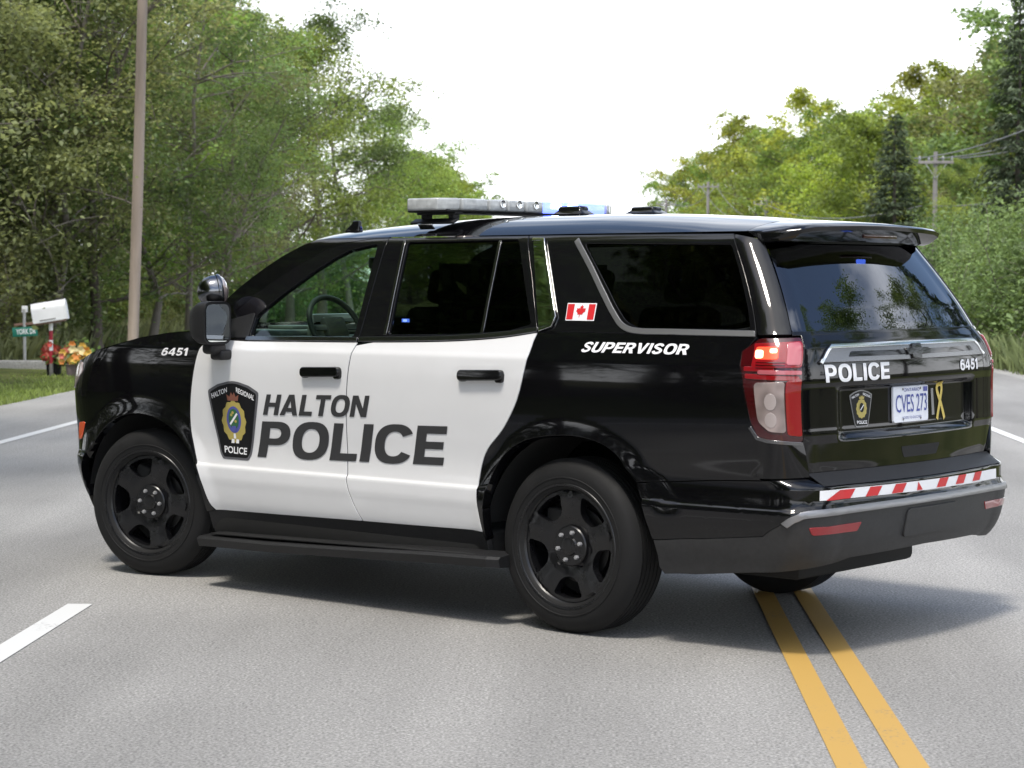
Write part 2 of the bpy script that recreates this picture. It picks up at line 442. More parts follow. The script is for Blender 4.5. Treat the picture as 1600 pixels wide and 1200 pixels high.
# heavy block letters: each glyph is a list of (outer, holes) in a box of height 1
def _sup(cx, cy, rx, ry, p=2.5, n=36, a0=0., a1=360., rev=False):
    o = []
    for k in range(n + (a1 - a0 < 360)):
        t = R(a0 + (a1 - a0) * k / n); c_, s_ = math.cos(t), math.sin(t)
        o.append((cx + rx * math.copysign(abs(c_) ** (2 / p), c_), cy + ry * math.copysign(abs(s_) ** (2 / p), s_)))
    return o[::-1] if rev else o
def glyph(ch, s=.235):
    h = .20; m = (1 - h) / 2
    if ch == 'H': return .80, [([(0, 0), (s, 0), (s, m), (.80 - s, m), (.80 - s, 0), (.80, 0), (.80, 1), (.80 - s, 1), (.80 - s, m + h), (s, m + h), (s, 1), (0, 1)], [])]
    if ch == 'A': return .92, [([(0, 0), (.25, 0), (.305, .17), (.615, .17), (.67, 0), (.92, 0), (.60, 1), (.32, 1)], [[(.365, .36), (.555, .36), (.46, .70)]])]
    if ch == 'L': return .66, [([(0, 0), (.66, 0), (.66, .20), (s, .20), (s, 1), (0, 1)], [])]
    if ch == 'T': return .76, [([(.38 - s / 2, 0), (.38 + s / 2, 0), (.38 + s / 2, .80), (.76, .80), (.76, 1), (0, 1), (0, .80), (.38 - s / 2, .80)], [])]
    if ch == 'I': return s, [([(0, 0), (s, 0), (s, 1), (0, 1)], [])]
    if ch == 'E': return .70, [([(0, 0), (.70, 0), (.70, .20), (s, .20), (s, .405), (.65, .405), (.65, .595), (s, .595), (s, .80), (.69, .80), (.69, 1), (0, 1)], [])]
    if ch == 'O': return .92, [(_sup(.46, .5, .46, .52), [_sup(.46, .5, .46 - s, .52 - .195, 2.3)])]
    if ch == 'C':
        o = _sup(.46, .5, .46, .52, 2.5, 36, 28, 332); i = _sup(.46, .5, .46 - s, .52 - .195, 2.3, 36, 34, 326, True); return .88, [(o + i, [])]
    if ch == 'P': return .78, [([(0, 0), (s, 0), (s, .345)] + _sup(.42, .672, .36, .328, 2.3, 16, -90, 90) + [(0, 1)], [[(s, .53)] + _sup(.40, .672, .14, .142, 2.2, 12, -90, 90) + [(s, .814)]])]
    if ch == 'R': return .82, [([(0, 0), (s, 0), (s, .38), (.37, .38), (.545, 0), (.82, 0), (.63, .42)] + _sup(.42, .695, .36, .305, 2.3, 12, -50, 90) + [(0, 1)], [[(s, .56)] + _sup(.40, .69, .14, .13, 2.2, 12, -90, 90) + [(s, .82)]])]
    if ch == 'N': return .82, [([(0, 0), (s - .01, 0), (s - .01, .60), (.55, 0), (.82, 0), (.82, 1), (.82 - s + .01, 1), (.82 - s + .01, .40), (.27, 1), (0, 1)], [])]
    if ch == 'U': return .80, [([(0, 1), (0, .36)] + _sup(.40, .36, .40, .38, 2.3, 20, 180, 360) + [(.80, 1), (.80 - s, 1), (.80 - s, .36)] + _sup(.40, .36, .40 - s, .17, 2.2, 12, 180, 360, True) + [(s, .36), (s, 1)], [])]
    if ch == 'V': return .88, [([(.32, 0), (.56, 0), (.88, 1), (.63, 1), (.44, .32), (.25, 1), (0, 1)], [])]
    if ch == 'S': return .78, [(band(cr([(.68, .74), (.58, .87), (.38, .91), (.18, .83), (.13, .71), (.22, .60), (.40, .51), (.58, .42), (.66, .29), (.58, .15), (.38, .085), (.19, .13), (.10, .28)], 4), .205), [])]
    if ch == '1': return .46, [([(.20, 0), (.46, 0), (.46, 1), (.26, 1), (.0, .82), (.0, .62), (.20, .74)], [])]
    if ch == '4': return .80, [([(.43, 0), (.68, 0), (.68, .20), (.80, .20), (.80, .39), (.68, .39), (.68, 1), (.44, 1), (.0, .38), (.0, .20), (.43, .20)], [[(.19, .39), (.44, .39), (.44, .73)]])]
    if ch == '6': return .78, [(_sup(.39, .33, .39, .345, 2.3), [_sup(.39, .33, .155, .165, 2.2, 20)]), (band(cr([(.11, .34), (.125, .55), (.20, .76), (.34, .89), (.52, .91), (.66, .83)], 4), .20), [])]
    if ch == '5': return .78, [(band(cr([(.10, .22), (.20, .12), (.38, .09), (.57, .16), (.65, .32), (.57, .49), (.38, .55), (.20, .49)], 4), .20), []), ([(.10, .44), (.16, 1), (.72, 1), (.72, .80), (.34, .80), (.31, .52)], [])]
    return .5, []
def block_bm(s, gap=.10):
    out = bmesh.new(); x = 0
    for ch in s:
        w, ps = glyph(ch)
        for o, hs in ps:
            b = fill2d([(p[0] + x, p[1]) for p in o], [[(p[0] + x, p[1]) for p in q] for q in hs])
            b.verts.index_update(); mp = {v: out.verts.new(v.co) for v in b.verts}
            for f in b.faces: out.faces.new([mp[v] for v in f.verts])
            b.free()
        x += w + gap
    x -= gap
    for v in out.verts: v.co.x /= x
    return out
def decal_block(name, s, TL, TR, BL, BR, mat, parent, off=.003, gap=.10, step=(.06, .05)):
    bm = block_bm(s, gap)
    for v in bm.verts:
        a, b = v.co.x, v.co.y
        v.co = ((BL[0] * (1 - a) + BR[0] * a) * (1 - b) + (TL[0] * (1 - a) + TR[0] * a) * b, (BL[1] * (1 - a) + BR[1] * a) * (1 - b) + (TL[1] * (1 - a) + TR[1] * a) * b, 0)
    for f in bm.faces: f.normal_update()
    grid_cut(bm, step)
    return wrap(name, bm, mat, parent, off, .0)

# ------------------------------------------------------------------ the police vehicle
CAR = empty('police_car', (-1.98680, 12.64181, 0.004), R(141.940),
            'black and white police SUV parked across the road with blue roof lights lit', 'car')
# belt line and shared edges, in body coordinates (u along the body, z height)
GAPF = cr([(-.574, .414), (-.542, .459), (-.498, .595), (-.434, .748), (-.401, .869), (-.414, 1.029), (-.448, 1.188), (-.485, 1.293), (-.545, 1.345)])
GAPM = cr([(-1.701, .434), (-1.650, .534), (-1.615, .664), (-1.612, .85), (-1.624, 1.098), (-1.649, 1.272), (-1.672, 1.346)])
GAPR = cr([(-2.539, .448), (-2.521, .545), (-2.513, .640), (-2.530, .758), (-2.576, .849), (-2.686, .959), (-2.774, 1.098), (-2.825, 1.27), (-2.838, 1.412)])
def sh(pts, d): return [(p[0] + d, p[1]) for p in pts]
BELT_F = [(-.545, 1.345), (-.83, 1.340), (-1.672, 1.350)]
BELT_R = cr([(-1.672, 1.350), (-2.10, 1.360), (-2.40, 1.372), (-2.65, 1.392), (-2.838, 1.418)])
g = .0055
body = CAR
# --- doors (white lower panels)
fd = panel('front_door', sh(GAPM, g)[:-1] + [(-1.668, 1.345), (-.83, 1.336), (-.545, 1.341)] + sh(GAPF, -g)[::-1][1:] + [(-1.096, .422)], MT['white'], body, skirt=.005, step=(.03, .011), both=True)
rd = panel('rear_door', sh(GAPR, g)[:-1] + [(p[0], p[1] - .005) for p in BELT_R[::-1]][:-1] + sh(GAPM, -g)[::-1][1:] + [(-2.1, .440)], MT['white'], body, skirt=.005, step=(.03, .011), both=True)
fd['label'] = rd['label'] = 'white door panel with police lettering'
# --- front fender and quarter panel (black)
ARCH_F = [(.515 * math.cos(R(a)), .405 + .515 * math.sin(R(a))) for a in range(0, 181, 6)]
ARCH_R = cr([(-2.552, .405), (-2.556, .56), (-2.60, .72), (-2.69, .835), (-2.84, .912), (-3.07, .943), (-3.24, .926), (-3.355, .868), (-3.43, .77), (-3.485, .626), (-3.53, .48), (-3.57, .37), (-3.60, .335)])
fend = [(.515, .405)] + ARCH_F[1:] + [(-.522, .405)] + sh(GAPF, g) + [(-.52, 1.385), (-.2, 1.372), (.1, 1.342), (.30, 1.305), (.44, 1.262), (.53, 1.20), (.53, .80), (.515, .60)]
panel('front_fender', fend, MT['black'], body, skirt=.05, step=(.022, .020), both=True)
panel('front_bumper', [(.519, .42), (.56, .33), (.80, .29), (1.70, .29), (1.70, .86), (.86, .86), (.534, .80)], MT['black'], body, skirt=.05, both=True)
panel('front_fascia', [(.534, .806), (.86, .866), (1.70, .866), (1.70, 1.19), (.85, 1.19), (.60, 1.16), (.534, 1.19)], MT['black'], body, skirt=.05, both=True, step=(.04, .035))
hl = panel('headlight', rnd([(.475, 1.135), (.545, 1.04), (.88, 1.0), (.90, 1.14), (.64, 1.165), (.50, 1.19)], .015), MT['lens_clear'], body, off=.006, both=True)
panel('grille', rnd([(.93, .60), (1.70, .60), (1.70, 1.15), (.93, 1.15)], .03), MT['plastic'], body, off=.008, both=True)
panel('marker_lamp', rnd([(.455, .842), (.505, .835), (.53, .735), (.485, .745)], .012), MT['amber'], body, off=.004, both=True)
QB = .790
quarter = [(-3.442, .742 + .005)] + [p for p in ARCH_R[::-1] if .748 < p[1]] + [p for p in ARCH_R[::-1] if p[0] > -3.0 and p[1] <= .748] + [(-2.545, .42)] + sh(GAPR, -g)[:-1] + \
    [(-2.846, 1.42), (-4.045, 1.416), (-3.965, 1.35), (-3.963, 1.29), (-3.999, 1.12), (-4.013, 1.045), (-4.04, .983), (-4.06, .965), (-4.05, QB), (-3.8, QB - .012)]
panel('quarter_panel', quarter, MT['black'], body, skirt=.05, step=(.022, .020), both=True)
# --- rear bumper: painted upper, grained lower valance, satin strip, tape
up = [(-3.448, .738)] + [p for p in ARCH_R[::-1] if p[0] < -3.4 and .50 < p[1] < .735][::-1] + [(-3.528, .495), (-3.75, .512), (-4.02, .545), (-4.075, .60), (-4.12, .636), (-4.2, .655), (-5.2, .66)]
up_r = [(2 * UM - p[0], p[1]) for p in up]
panel('rear_bumper', up + up_r[::-1] + [(2 * UM + 3.8, QB - .018), (2 * UM + 4.05, QB - .006), (2 * UM + 4.195, .800), (2 * UM + 4.215, .760), (-5.2, .762), (-4.215, .760), (-4.195, .800), (-4.05, QB - .006), (-3.8, QB - .018)], MT['black'], body, skirt=.03, step=(.012, .022))
lo = [(-3.532, .488), (-3.57, .37), (-3.60, .335), (-3.75, .340), (-4.106, .385), (-4.386, .432), (-5.2, .445)]
panel('bumper_valance', lo + [(2 * UM - p[0], p[1]) for p in lo[::-1]] + [(2 * UM - p[0], p[1] - .006) for p in up[-7:]][1:] + [(p[0], p[1] - .006) for p in up[-7:]][::-1][:-1], MT['valance'], body, skirt=.03, step=(.02, .03))
strip = [(-4.09, .60), (-4.125, .632), (-4.2, .650), (-4.6, .657), (-5.2, .66)]
panel('bumper_trim', band(cr(strip) + [(2 * UM - p[0], p[1]) for p in cr(strip)[::-1]][1:], .024), MT['satin'], body, off=.010, skirt=.012)
panel('rear_reflector', rnd([(-4.165, .588), (-4.44, .592), (-4.40, .556), (-4.175, .556)], .008), MT['lens_red'], body, off=.004, both=True)
panel('hitch_cover', rnd([(-4.90, .625), (-5.50, .625), (-5.53, .50), (-4.87, .50)], .03), MT['valance'], body, off=.010, skirt=.010)
# striped reflective tape
tu0, tu1 = -4.196, -6.151
tp = panel('reflective_tape', [(tu0, .704), (tu1, .694), (tu1, .742), (tu0, .748)], MT['letter_white'], body, off=.003, skirt=0, step=(.012, .05))
k = 0
u = tu0 - .02
while u - .12 > tu1:
    if k == 3: pl = [(u - .02, .703), (u - .09, .703), (u - .035, .742)]
    else: pl = [(u, .703), (u - .12, .703), (u - .165, .744), (u - .045, .744)]
    panel('tape_stripe', [(max(p[0], tu1), p[1]) for p in pl], MT['red'], tp, off=.0045, skirt=0, step=(.012, .05)); u -= .262; k += 1
# bumper top step pad
def lerpfn(za, zb, bulge=0.):
    def f(u, z):
        u = np.asarray(u, float); t = np.asarray(z, float)[..., None]
        a = P(u, np.full_like(u, za)); b = P(u, np.full_like(u, zb)); m = np.array([-.6, 0, .8]) * bulge
        return a * (1 - t) + b * t + 4 * t * (1 - t) * m
    return f
panel('step_pad', [(-4.212, 0.), (2 * UM + 4.212, 0.), (2 * UM + 4.212, 1.), (-4.212, 1.)], MT['plastic'], body, off=.002, skirt=0, step=(.05, .3), fn=lerpfn(.764, .816))
# --- tailgate
T0, T1 = -4.208, 2 * UM + 4.208
tg = panel('tailgate', rnd([(T0, 1.425), (T0, .99), (-4.206, .820), (2 * UM + 4.206, .820), (T1, .99), (T1, 1.425)], [.0, .0, .02, .02, 0, 0]), MT['black'], body, skirt=.03, step=(.025, .016))
panel('bumper_corner', [(-4.018, 0.), (-4.205, .05), (-4.205, .95), (-4.018, 1.)], MT['black'], body, off=-.001, skirt=.02, both=True, step=(.02, .2), fn=lerpfn(.795, .963, .006))
panel('handle_recess', rnd([(-5.04, .900), (-5.50, .900), (-5.46, .848), (-5.07, .848)], .012), MT['matte'], tg, off=.0012, skirt=0)
ap = panel('chrome_applique', rnd([(-4.275, 1.302), (-6.125, 1.302), (-6.07, 1.366), (-4.335, 1.366)], .02), MT['darkchrome'], tg, off=.012, skirt=.012)
panel('applique_rim', band([(-4.268, 1.30), (-4.315, 1.352), (-4.345, 1.368), (-5.0, 1.372), (-6.06, 1.370), (-6.10, 1.35), (-6.13, 1.302)], .013), MT['chrome'], tg, off=.016, skirt=.012)
panel('applique_slot', rnd([(-4.52, 1.345), (-5.05, 1.345), (-5.08, 1.322), (-4.50, 1.322)], .008), MT['gloss'], tg, off=.014, skirt=0)
panel('applique_slot', rnd([(-5.32, 1.345), (-5.95, 1.345), (-5.99, 1.322), (-5.30, 1.322)], .008), MT['gloss'], tg, off=.014, skirt=0)
bow = [(-5.09, 1.322), (-5.07, 1.348), (-5.145, 1.348), (-5.15, 1.366), (-5.245, 1.366), (-5.25, 1.348), (-5.335, 1.348), (-5.315, 1.322), (-5.24, 1.322), (-5.235, 1.304), (-5.14, 1.304), (-5.135, 1.322)]
panel('emblem', bow, MT['gloss'], tg, off=.022, skirt=.010)
decal_block('tailgate_lettering', 'POLICE', (-4.300, 1.292), (-4.905, 1.292), (-4.318, 1.214), (-4.905, 1.217), MT['letter_white'], tg, gap=.11)
decal_block('unit_number', '6451', (-5.76, 1.284), (-6.04, 1.284), (-5.765, 1.232), (-6.03, 1.232), MT['letter_white'], tg, gap=.09)
# rear plate
pl = panel('license_plate', rnd([(-4.995, 1.175), (-5.385, 1.175), (-5.385, 1.012), (-4.995, 1.012)], .012), MT['plate'], tg, off=.016, skirt=.012)
decal_text('plate_lettering', 'CVES 273', (-5.012, 1.137), (-5.368, 1.137), (-5.012, 1.055), (-5.368, 1.055), MT['plate_blue'], pl, off=.018, bold=.0, spacing=.95)
decal_text('plate_lettering', 'ONTARIO', (-5.10, 1.166), (-5.28, 1.166), (-5.10, 1.150), (-5.28, 1.150), MT['plate_blue'], pl, off=.018, bold=0)
decal_text('plate_lettering', 'YOURS TO DISCOVER', (-5.08, 1.036), (-5.30, 1.036), (-5.08, 1.024), (-5.30, 1.024), MT['plate_blue'], pl, off=.018, bold=0)
panel('plate_sticker', [(-5.325, 1.168), (-5.375, 1.168), (-5.375, 1.146), (-5.325, 1.146)], MT['blue_v'], pl, off=.018, skirt=0)
for uu in (-5.09, -5.29):
    for zz_ in (1.162, 1.023): panel('plate_bolt', [(uu + .007 * math.cos(a), zz_ + .006 * math.sin(a)) for a in np.linspace(0, 2 * math.pi, 9)[:-1]], MT['darkchrome'], pl, off=.0185, skirt=0)
panel('ribbon_sticker', band(cr([(-5.625, 1.012), (-5.575, 1.08), (-5.535, 1.14), (-5.545, 1.168), (-5.575, 1.172), (-5.592, 1.15), (-5.575, 1.10), (-5.545, 1.04), (-5.53, 1.012)]), .026)[:], MT['yellow_v'], tg, off=.003, skirt=0) if False else None
for pts in (cr([(-5.630, 1.008), (-5.585, 1.08), (-5.535, 1.14), (-5.535, 1.166), (-5.560, 1.175)]), cr([(-5.555, 1.175), (-5.585, 1.172), (-5.595, 1.145), (-5.570, 1.09), (-5.530, 1.008)])):
    panel('ribbon_sticker', band(pts, .026), MT['yellow_v'], tg, off=.003, skirt=0)
panel('grey_sticker', [(-5.455, 1.155), (-5.485, 1.155), (-5.50, 1.03), (-5.468, 1.03)], MT['satin'], tg, off=.002, skirt=0)
# --- rear window
panel('rear_window', rnd([(-4.185, 1.83), (-4.178, 1.432), (2 * UM + 4.178, 1.432), (2 * UM + 4.185, 1.83)], .02), MT['glass_rear'], body, off=-.004, skirt=0, step=(.04, .04))
panel('window_seal', [(-4.176, 1.438), (-4.176, 1.424), (2 * UM + 4.176, 1.424), (2 * UM + 4.176, 1.438)], MT['gloss'], body, off=.001, skirt=.01)
# --- tail lights
def tl(name, poly, mat, off, parent, r=.01): return panel(name, rnd(poly, r) if r else poly, mat, parent, off=off, skirt=.012 if off < .006 else .004, step=(.02, .03), both=False)
for sd in (1, -1):
    def pn(name, poly, mat, off, parent, r=.01, skirt=.006):
        return panel(name, rnd(poly, r) if r else poly, mat, parent, off=off, skirt=skirt, step=(.02, .03), side=sd)
    t = pn('tail_light', [(-3.968, 1.352), (-3.967, 1.29), (-4.002, 1.12), (-4.017, 1.045), (-4.043, .984), (-4.075, .972), (-4.203, .960), (-4.203, 1.412), (-4.06, 1.408)], MT['lens_dark'], .002, body, .01, .03)
    pn('red_lens', [(-4.03, 1.385), (-4.20, 1.395), (-4.20, 1.285), (-4.02, 1.285)], MT['lens_red'], .006, t)
    pn('lit_lamp', [(-4.038, 1.368), (-4.112, 1.370), (-4.112, 1.318), (-4.038, 1.320)], MT['lit_red'], .009, t)
    pn('bulb_glow', [(-4.035, 1.355), (-4.062, 1.355), (-4.062, 1.322), (-4.035, 1.322)], MT['lit_hot'], .011, t, .008)
    pn('bulb_glow', [(-4.085, 1.362), (-4.108, 1.362), (-4.108, 1.345), (-4.085, 1.345)], MT['lit_hot'], .011, t, .006)
    pn('pale_lens', [(-4.145, 1.385), (-4.192, 1.39), (-4.194, 1.295), (-4.145, 1.295)], MT['lens_pink'], .009, t)
    pn('red_bar', [(-3.985, 1.285), (-4.10, 1.285), (-4.10, 1.268), (-3.985, 1.268)], MT['lens_red'], .006, t, .004)
    pn('red_bar', [(-3.99, 1.254), (-4.19, 1.244), (-4.19, 1.228), (-3.99, 1.236)], MT['lens_red'], .006, t, .004)
    pn('divider_trim', [(-4.05, 1.270), (-4.197, 1.268), (-4.197, 1.254), (-4.05, 1.256)], MT['lens_pink'], .009, t, .004)
    pn('red_column', [(-4.146, 1.222), (-4.198, 1.235), (-4.198, .985), (-4.150, .992)], MT['lens_red'], .007, t)
    pn('reverse_lens', [(-4.034, 1.215), (-4.138, 1.222), (-4.142, 1.002), (-4.085, 1.006), (-4.052, 1.045)], MT['lens_clear'], .007, t, .015)
    for cz, rz_ in ((1.135, .036), (1.055, .032)):
        pn('reverse_bulb', [(-4.092 + .020 * math.cos(a_), cz + rz_ * math.sin(a_)) for a_ in np.linspace(0, 2 * math.pi, 15)[:-1]], MT['lens_bulb'], .0085, t, 0, .003)
    for k_ in range(3): pn('lens_rib', [(-4.04, 1.305 - .011 * k_), (-4.14, 1.305 - .011 * k_), (-4.14, 1.302 - .011 * k_), (-4.04, 1.302 - .011 * k_)], MT['lens_dark'], .0085, t, 0, .0)
    pn('light_surround', band([(-4.01, 1.02), (-4.040, .974), (-4.075, .963), (-4.205, .950)], .012), MT['darkchrome'], .003, body, 0)
# --- greenhouse: frames, glass, trims
G1 = rnd([(-.850, 1.364), (-.845, 1.475), (-1.014, 1.603), (-1.18, 1.712), (-1.311, 1.786), (-1.40, 1.822), (-1.53, 1.848), (-1.600, 1.856), (-1.632, 1.376)], [.02, .03, 0, 0, 0, 0, 0, .02, .02])
AEDGE = [(-.46, 1.40), (-.50, 1.47), (-.56, 1.55), (-.64, 1.62), (-.714, 1.675), (-.81, 1.738), (-.91, 1.795), (-1.02, 1.845), (-1.12, 1.878), (-1.20, 1.888)]
DF = [(-.548, 1.352), (-.62, 1.455), (-.80, 1.59), (-1.02, 1.722), (-1.22, 1.818), (-1.36, 1.860), (-1.55, 1.879), (-1.651, 1.882)]
ff = panel('front_door_frame', DF + [(-1.668, 1.356), (-.83, 1.346)], MT['gloss'], body, holes=[G1], both=True, skirt=.03)
panel('front_door_glass', G1, MT['glass_clear'], body, off=-.012, skirt=0, both=True)
panel('front_pillar', AEDGE + [(-1.655, 1.888)] + [(p[0] + .004, p[1] + .003) for p in DF[::-1]] , MT['black'], body, both=True, skirt=.03)
G2 = rnd([(-1.805, 1.862), (-2.555, 1.868), (-2.79, 1.452), (-2.65, 1.420), (-2.37, 1.400), (-1.868, 1.388)], .02)
RF = [(-1.658, 1.882), (-2.600, 1.882), (-2.72, 1.66), (-2.832, 1.428), (-2.65, 1.400), (-2.40, 1.380), (-1.676, 1.358)]
panel('rear_door_frame', RF, MT['gloss'], body, holes=[G2], both=True, skirt=.02)
panel('rear_door_glass', G2, MT['glass_dark'], body, off=-.010, skirt=0, both=True)
panel('glass_divider', band([(-2.430, 1.866), (-2.487, 1.402)], .016), MT['darkchrome'], body, off=-.004, skirt=.004, both=True)
panel('pillar_trim', band([(-1.782, 1.868), (-1.848, 1.388)], .016), MT['darkchrome'], body, off=.004, skirt=.006, both=True)
panel('pillar_cover', [(-1.662, 1.878), (-1.774, 1.866), (-1.840, 1.39), (-1.68, 1.366)], MT['gloss'], body, off=.0035, skirt=.004, both=True)
panel('belt_trim', band([(-.835, 1.352), (-1.665, 1.361)], .018), MT['darkchrome'], body, off=.008, skirt=.010, both=True)
panel('belt_trim', band([(-1.680, 1.362)] + [(p[0], p[1] + .012) for p in BELT_R[2:]], .020), MT['darkchrome'], body, off=.008, skirt=.010, both=True)
G3 = rnd([(-2.975, 1.842), (-4.022, 1.828), (-4.022, 1.446), (-3.43, 1.444), (-3.355, 1.470), (-3.29, 1.53)], [.03, .02, .02, .02, .05, .02])
panel('quarter_frame', [(-2.608, 1.882), (-4.046, 1.876), (-4.046, 1.424), (-2.842, 1.424), (-2.728, 1.66)], MT['gloss'], body, holes=[G3], both=True, skirt=.02)
panel('quarter_glass', G3, MT['glass_dark'], body, off=-.006, skirt=0, both=True)
panel('quarter_trim', band(cr([(-2.925, 1.856), (-3.05, 1.735), (-3.17, 1.610), (-3.27, 1.51), (-3.335, 1.455), (-3.42, 1.432), (-3.6, 1.430), (-4.04, 1.428)]), .022), MT['satin'], body, off=.006, skirt=.008, both=True)
pc = panel('pillar_accent', rnd([(-2.662, 1.856), (-2.718, 1.856), (-2.925, 1.485), (-2.918, 1.448), (-2.856, 1.424)], .01), MT['mirror'], body, off=.012, skirt=.010, both=True)
panel('accent_rim', band([(-2.655, 1.857), (-2.722, 1.857), (-2.93, 1.488), (-2.922, 1.446), (-2.856, 1.424)], .012), MT['chrome'], body, off=.016, skirt=.010, both=True)
panel('rear_pillar', rnd([(-4.053, 1.872), (-4.172, 1.845), (-4.172, 1.428), (-4.053, 1.426)], .006), MT['gloss'], body, off=.002, skirt=.02, both=True, step=(.02, .03))
# --- roof
def zc(x): return float(_itp([-4.2, -3.9, -3.6, -3.2, -2.8, -2.3, -2.0, -1.6, -1.3, -1.0, -.85], [1.925, 1.948, 1.970, 1.990, 2.000, 2.000, 1.994, 1.978, 1.955, 1.915, 1.885])(x))
def edge(x):
    z = 1.888 if x < -1.2 else float(np.interp(-x, [p[0] * -1 for p in AEDGE], [p[1] for p in AEDGE]))
    p = P(np.array([x]), np.array([z]))[0]
    if x < -3.2: p = np.array([x, float(WZ(1.888)) - .045 * ((-x - 3.0) / 1.2) ** 2, 1.888])
    return p
xs = [-1.10, -1.16, -1.22, -1.3, -1.4, -1.5] + list(np.arange(-1.7, -3.8, -.15)) + [-3.868]
ny = 24; V = []; F = []
for x in xs:
    e = edge(x); top = zc(x)
    for j in range(ny + 1):
        s = -1 + 2 * j / ny; a = abs(s)
        s2 = math.copysign(1 - (1 - a) ** 1.35, s); a2 = abs(s2)
        bow_ = .17 * (1 - a2 ** 2) * max(0, min(1, (x + 1.5) / .4))
        V.append((e[0] + bow_, e[1] * s2, e[2] + (top - e[2]) * (1 - a2 ** 3.2) - .02 * bow_))
for i in range(len(xs) - 1):
    for j in range(ny):
        q = i * (ny + 1) + j; F.append((q, q + 1, q + ny + 2, q + ny + 1))
roof = meshobj('roof', V, F, MT['black'], body, True)
# windshield
def aedge(t):
    i = min(int(t * (len(AEDGE) - 2)), len(AEDGE) - 3); f = t * (len(AEDGE) - 2) - i
    u = AEDGE[i][0] * (1 - f) + AEDGE[i + 1][0] * f; z = AEDGE[i][1] * (1 - f) + AEDGE[i + 1][1] * f
    return P(np.array([u]), np.array([z]))[0]
V = []; F = []; nt_ = 14
for i in range(nt_ + 1):
    e = aedge(i / nt_); 
    for j in range(13):
        s = -1 + 2 * j / 12; V.append((e[0] - .01 + .19 * (1 - s * s), (e[1] - .012) * s, e[2] + .012 * (1 - s * s)))
for i in range(nt_):
    for j in range(12): q = i * 13 + j; F.append((q, q + 1, q + 14, q + 13))
meshobj('windshield', V, F, MT['glass_clear'], body, True)
# hood
FT = [(-.48, 1.392), (-.2, 1.374), (.1, 1.344), (.30, 1.307), (.44, 1.264), (.53, 1.202)]
V = []; F = []
for i, (uu, z_) in enumerate(FT):
    e = P(np.array([uu]), np.array([z_]))[0]; nx = .22 if i == len(FT) - 1 else .0
    for j in range(25):
        s = -1 + 2 * j / 24; a = abs(s); rise = .035 * (1 - a ** 3) + .012 * math.exp(-((a - .62) / .08) ** 2)
        V.append((e[0] + (.02 + .27 * (i / 5) ** 2) * (1 - a ** 2.2), (e[1] + .002) * s, e[2] + rise * (1 - .3 * i / 5)))
for i in range(len(FT) - 1):
    for j in range(24): q = i * 25 + j; F.append((q, q + 1, q + 26, q + 25))
meshobj('hood', V, F, MT['black'], body, True)
V = []; F = []
for i in range(5):
    t = i / 4
    for j in range(25):
        s = -1 + 2 * j / 24; a = abs(s); b0 = P(np.array([.53]), np.array([1.202]))[0]; 
        hx = b0[0] + .29 * (1 - a ** 2.2); hz = 1.202 + .7 * (.035 * (1 - a ** 3) + .012 * math.exp(-((a - .62) / .08) ** 2))
        uf = 1.70 - (1.70 - .54) * a; fp = P(np.array([uf]), np.array([1.185]))[0]
        V.append((hx * (1 - t) + fp[0] * t + .03 * t * (1 - t), (b0[1] * a * (1 - t) + fp[1] * t) * (1 if s >= 0 else -1), hz * (1 - t * t) + 1.185 * t * t))
for i in range(4):
    for j in range(24): q = i * 25 + j; F.append((q, q + 1, q + 26, q + 25))
meshobj('hood_nose', V, F, MT['black'], body, True)
box('cowl', (-.42, 0, 1.36), (.30, 1.7, .04), MT['plastic'], body)
# spoiler
V = []; F = []; ys_ = [-.715, -.69, -.64, -.56, -.42, -.2, 0, .2, .42, .56, .64, .69, .715]
YS = edge(-3.868)[1]
for y in ys_:
    a = abs(y) / .715; y = y / .715 * YS; ze = 1.888; zt = ze + (zc(-3.868) - ze) * (1 - a ** 3.2)
    lx = -4.165 + .05 * a * a + .16 * max(0, (a - .86) / .14) ** 2; lz = 1.925 - .022 * a ** 2 - .03 * max(0, (a - .86) / .14)
    prof = [(-3.872, zt), (-3.95, zt * .75 + lz * .25 + .002), (-4.04, zt * .40 + lz * .60 + .003), (lx + .012, lz + .001), (lx, lz - .008), (lx + .006, lz - .026), (-4.06, 1.846 - .004 * a), (-4.0, 1.835)]
    for (px, pz) in prof: V.append((max(px, lx) if px > -4.1 else px, y, pz))
npf = 8
for i in range(len(ys_) - 1):
    for j in range(npf - 1): q = i * npf + j; F.append((q, q + npf, q + npf + 1, q + 1))
F.append(tuple(range(npf))); F.append(tuple(range((len(ys_) - 1) * npf, len(ys_) * npf))[::-1])
sp = meshobj('rear_spoiler', V, F, MT['black'], body, True, auto=38)
sp.data.update()
box('brake_light', (-4.105, -.07, 1.872), (.012, .30, .022), MT['lens_dark'], sp, bevel=.003)
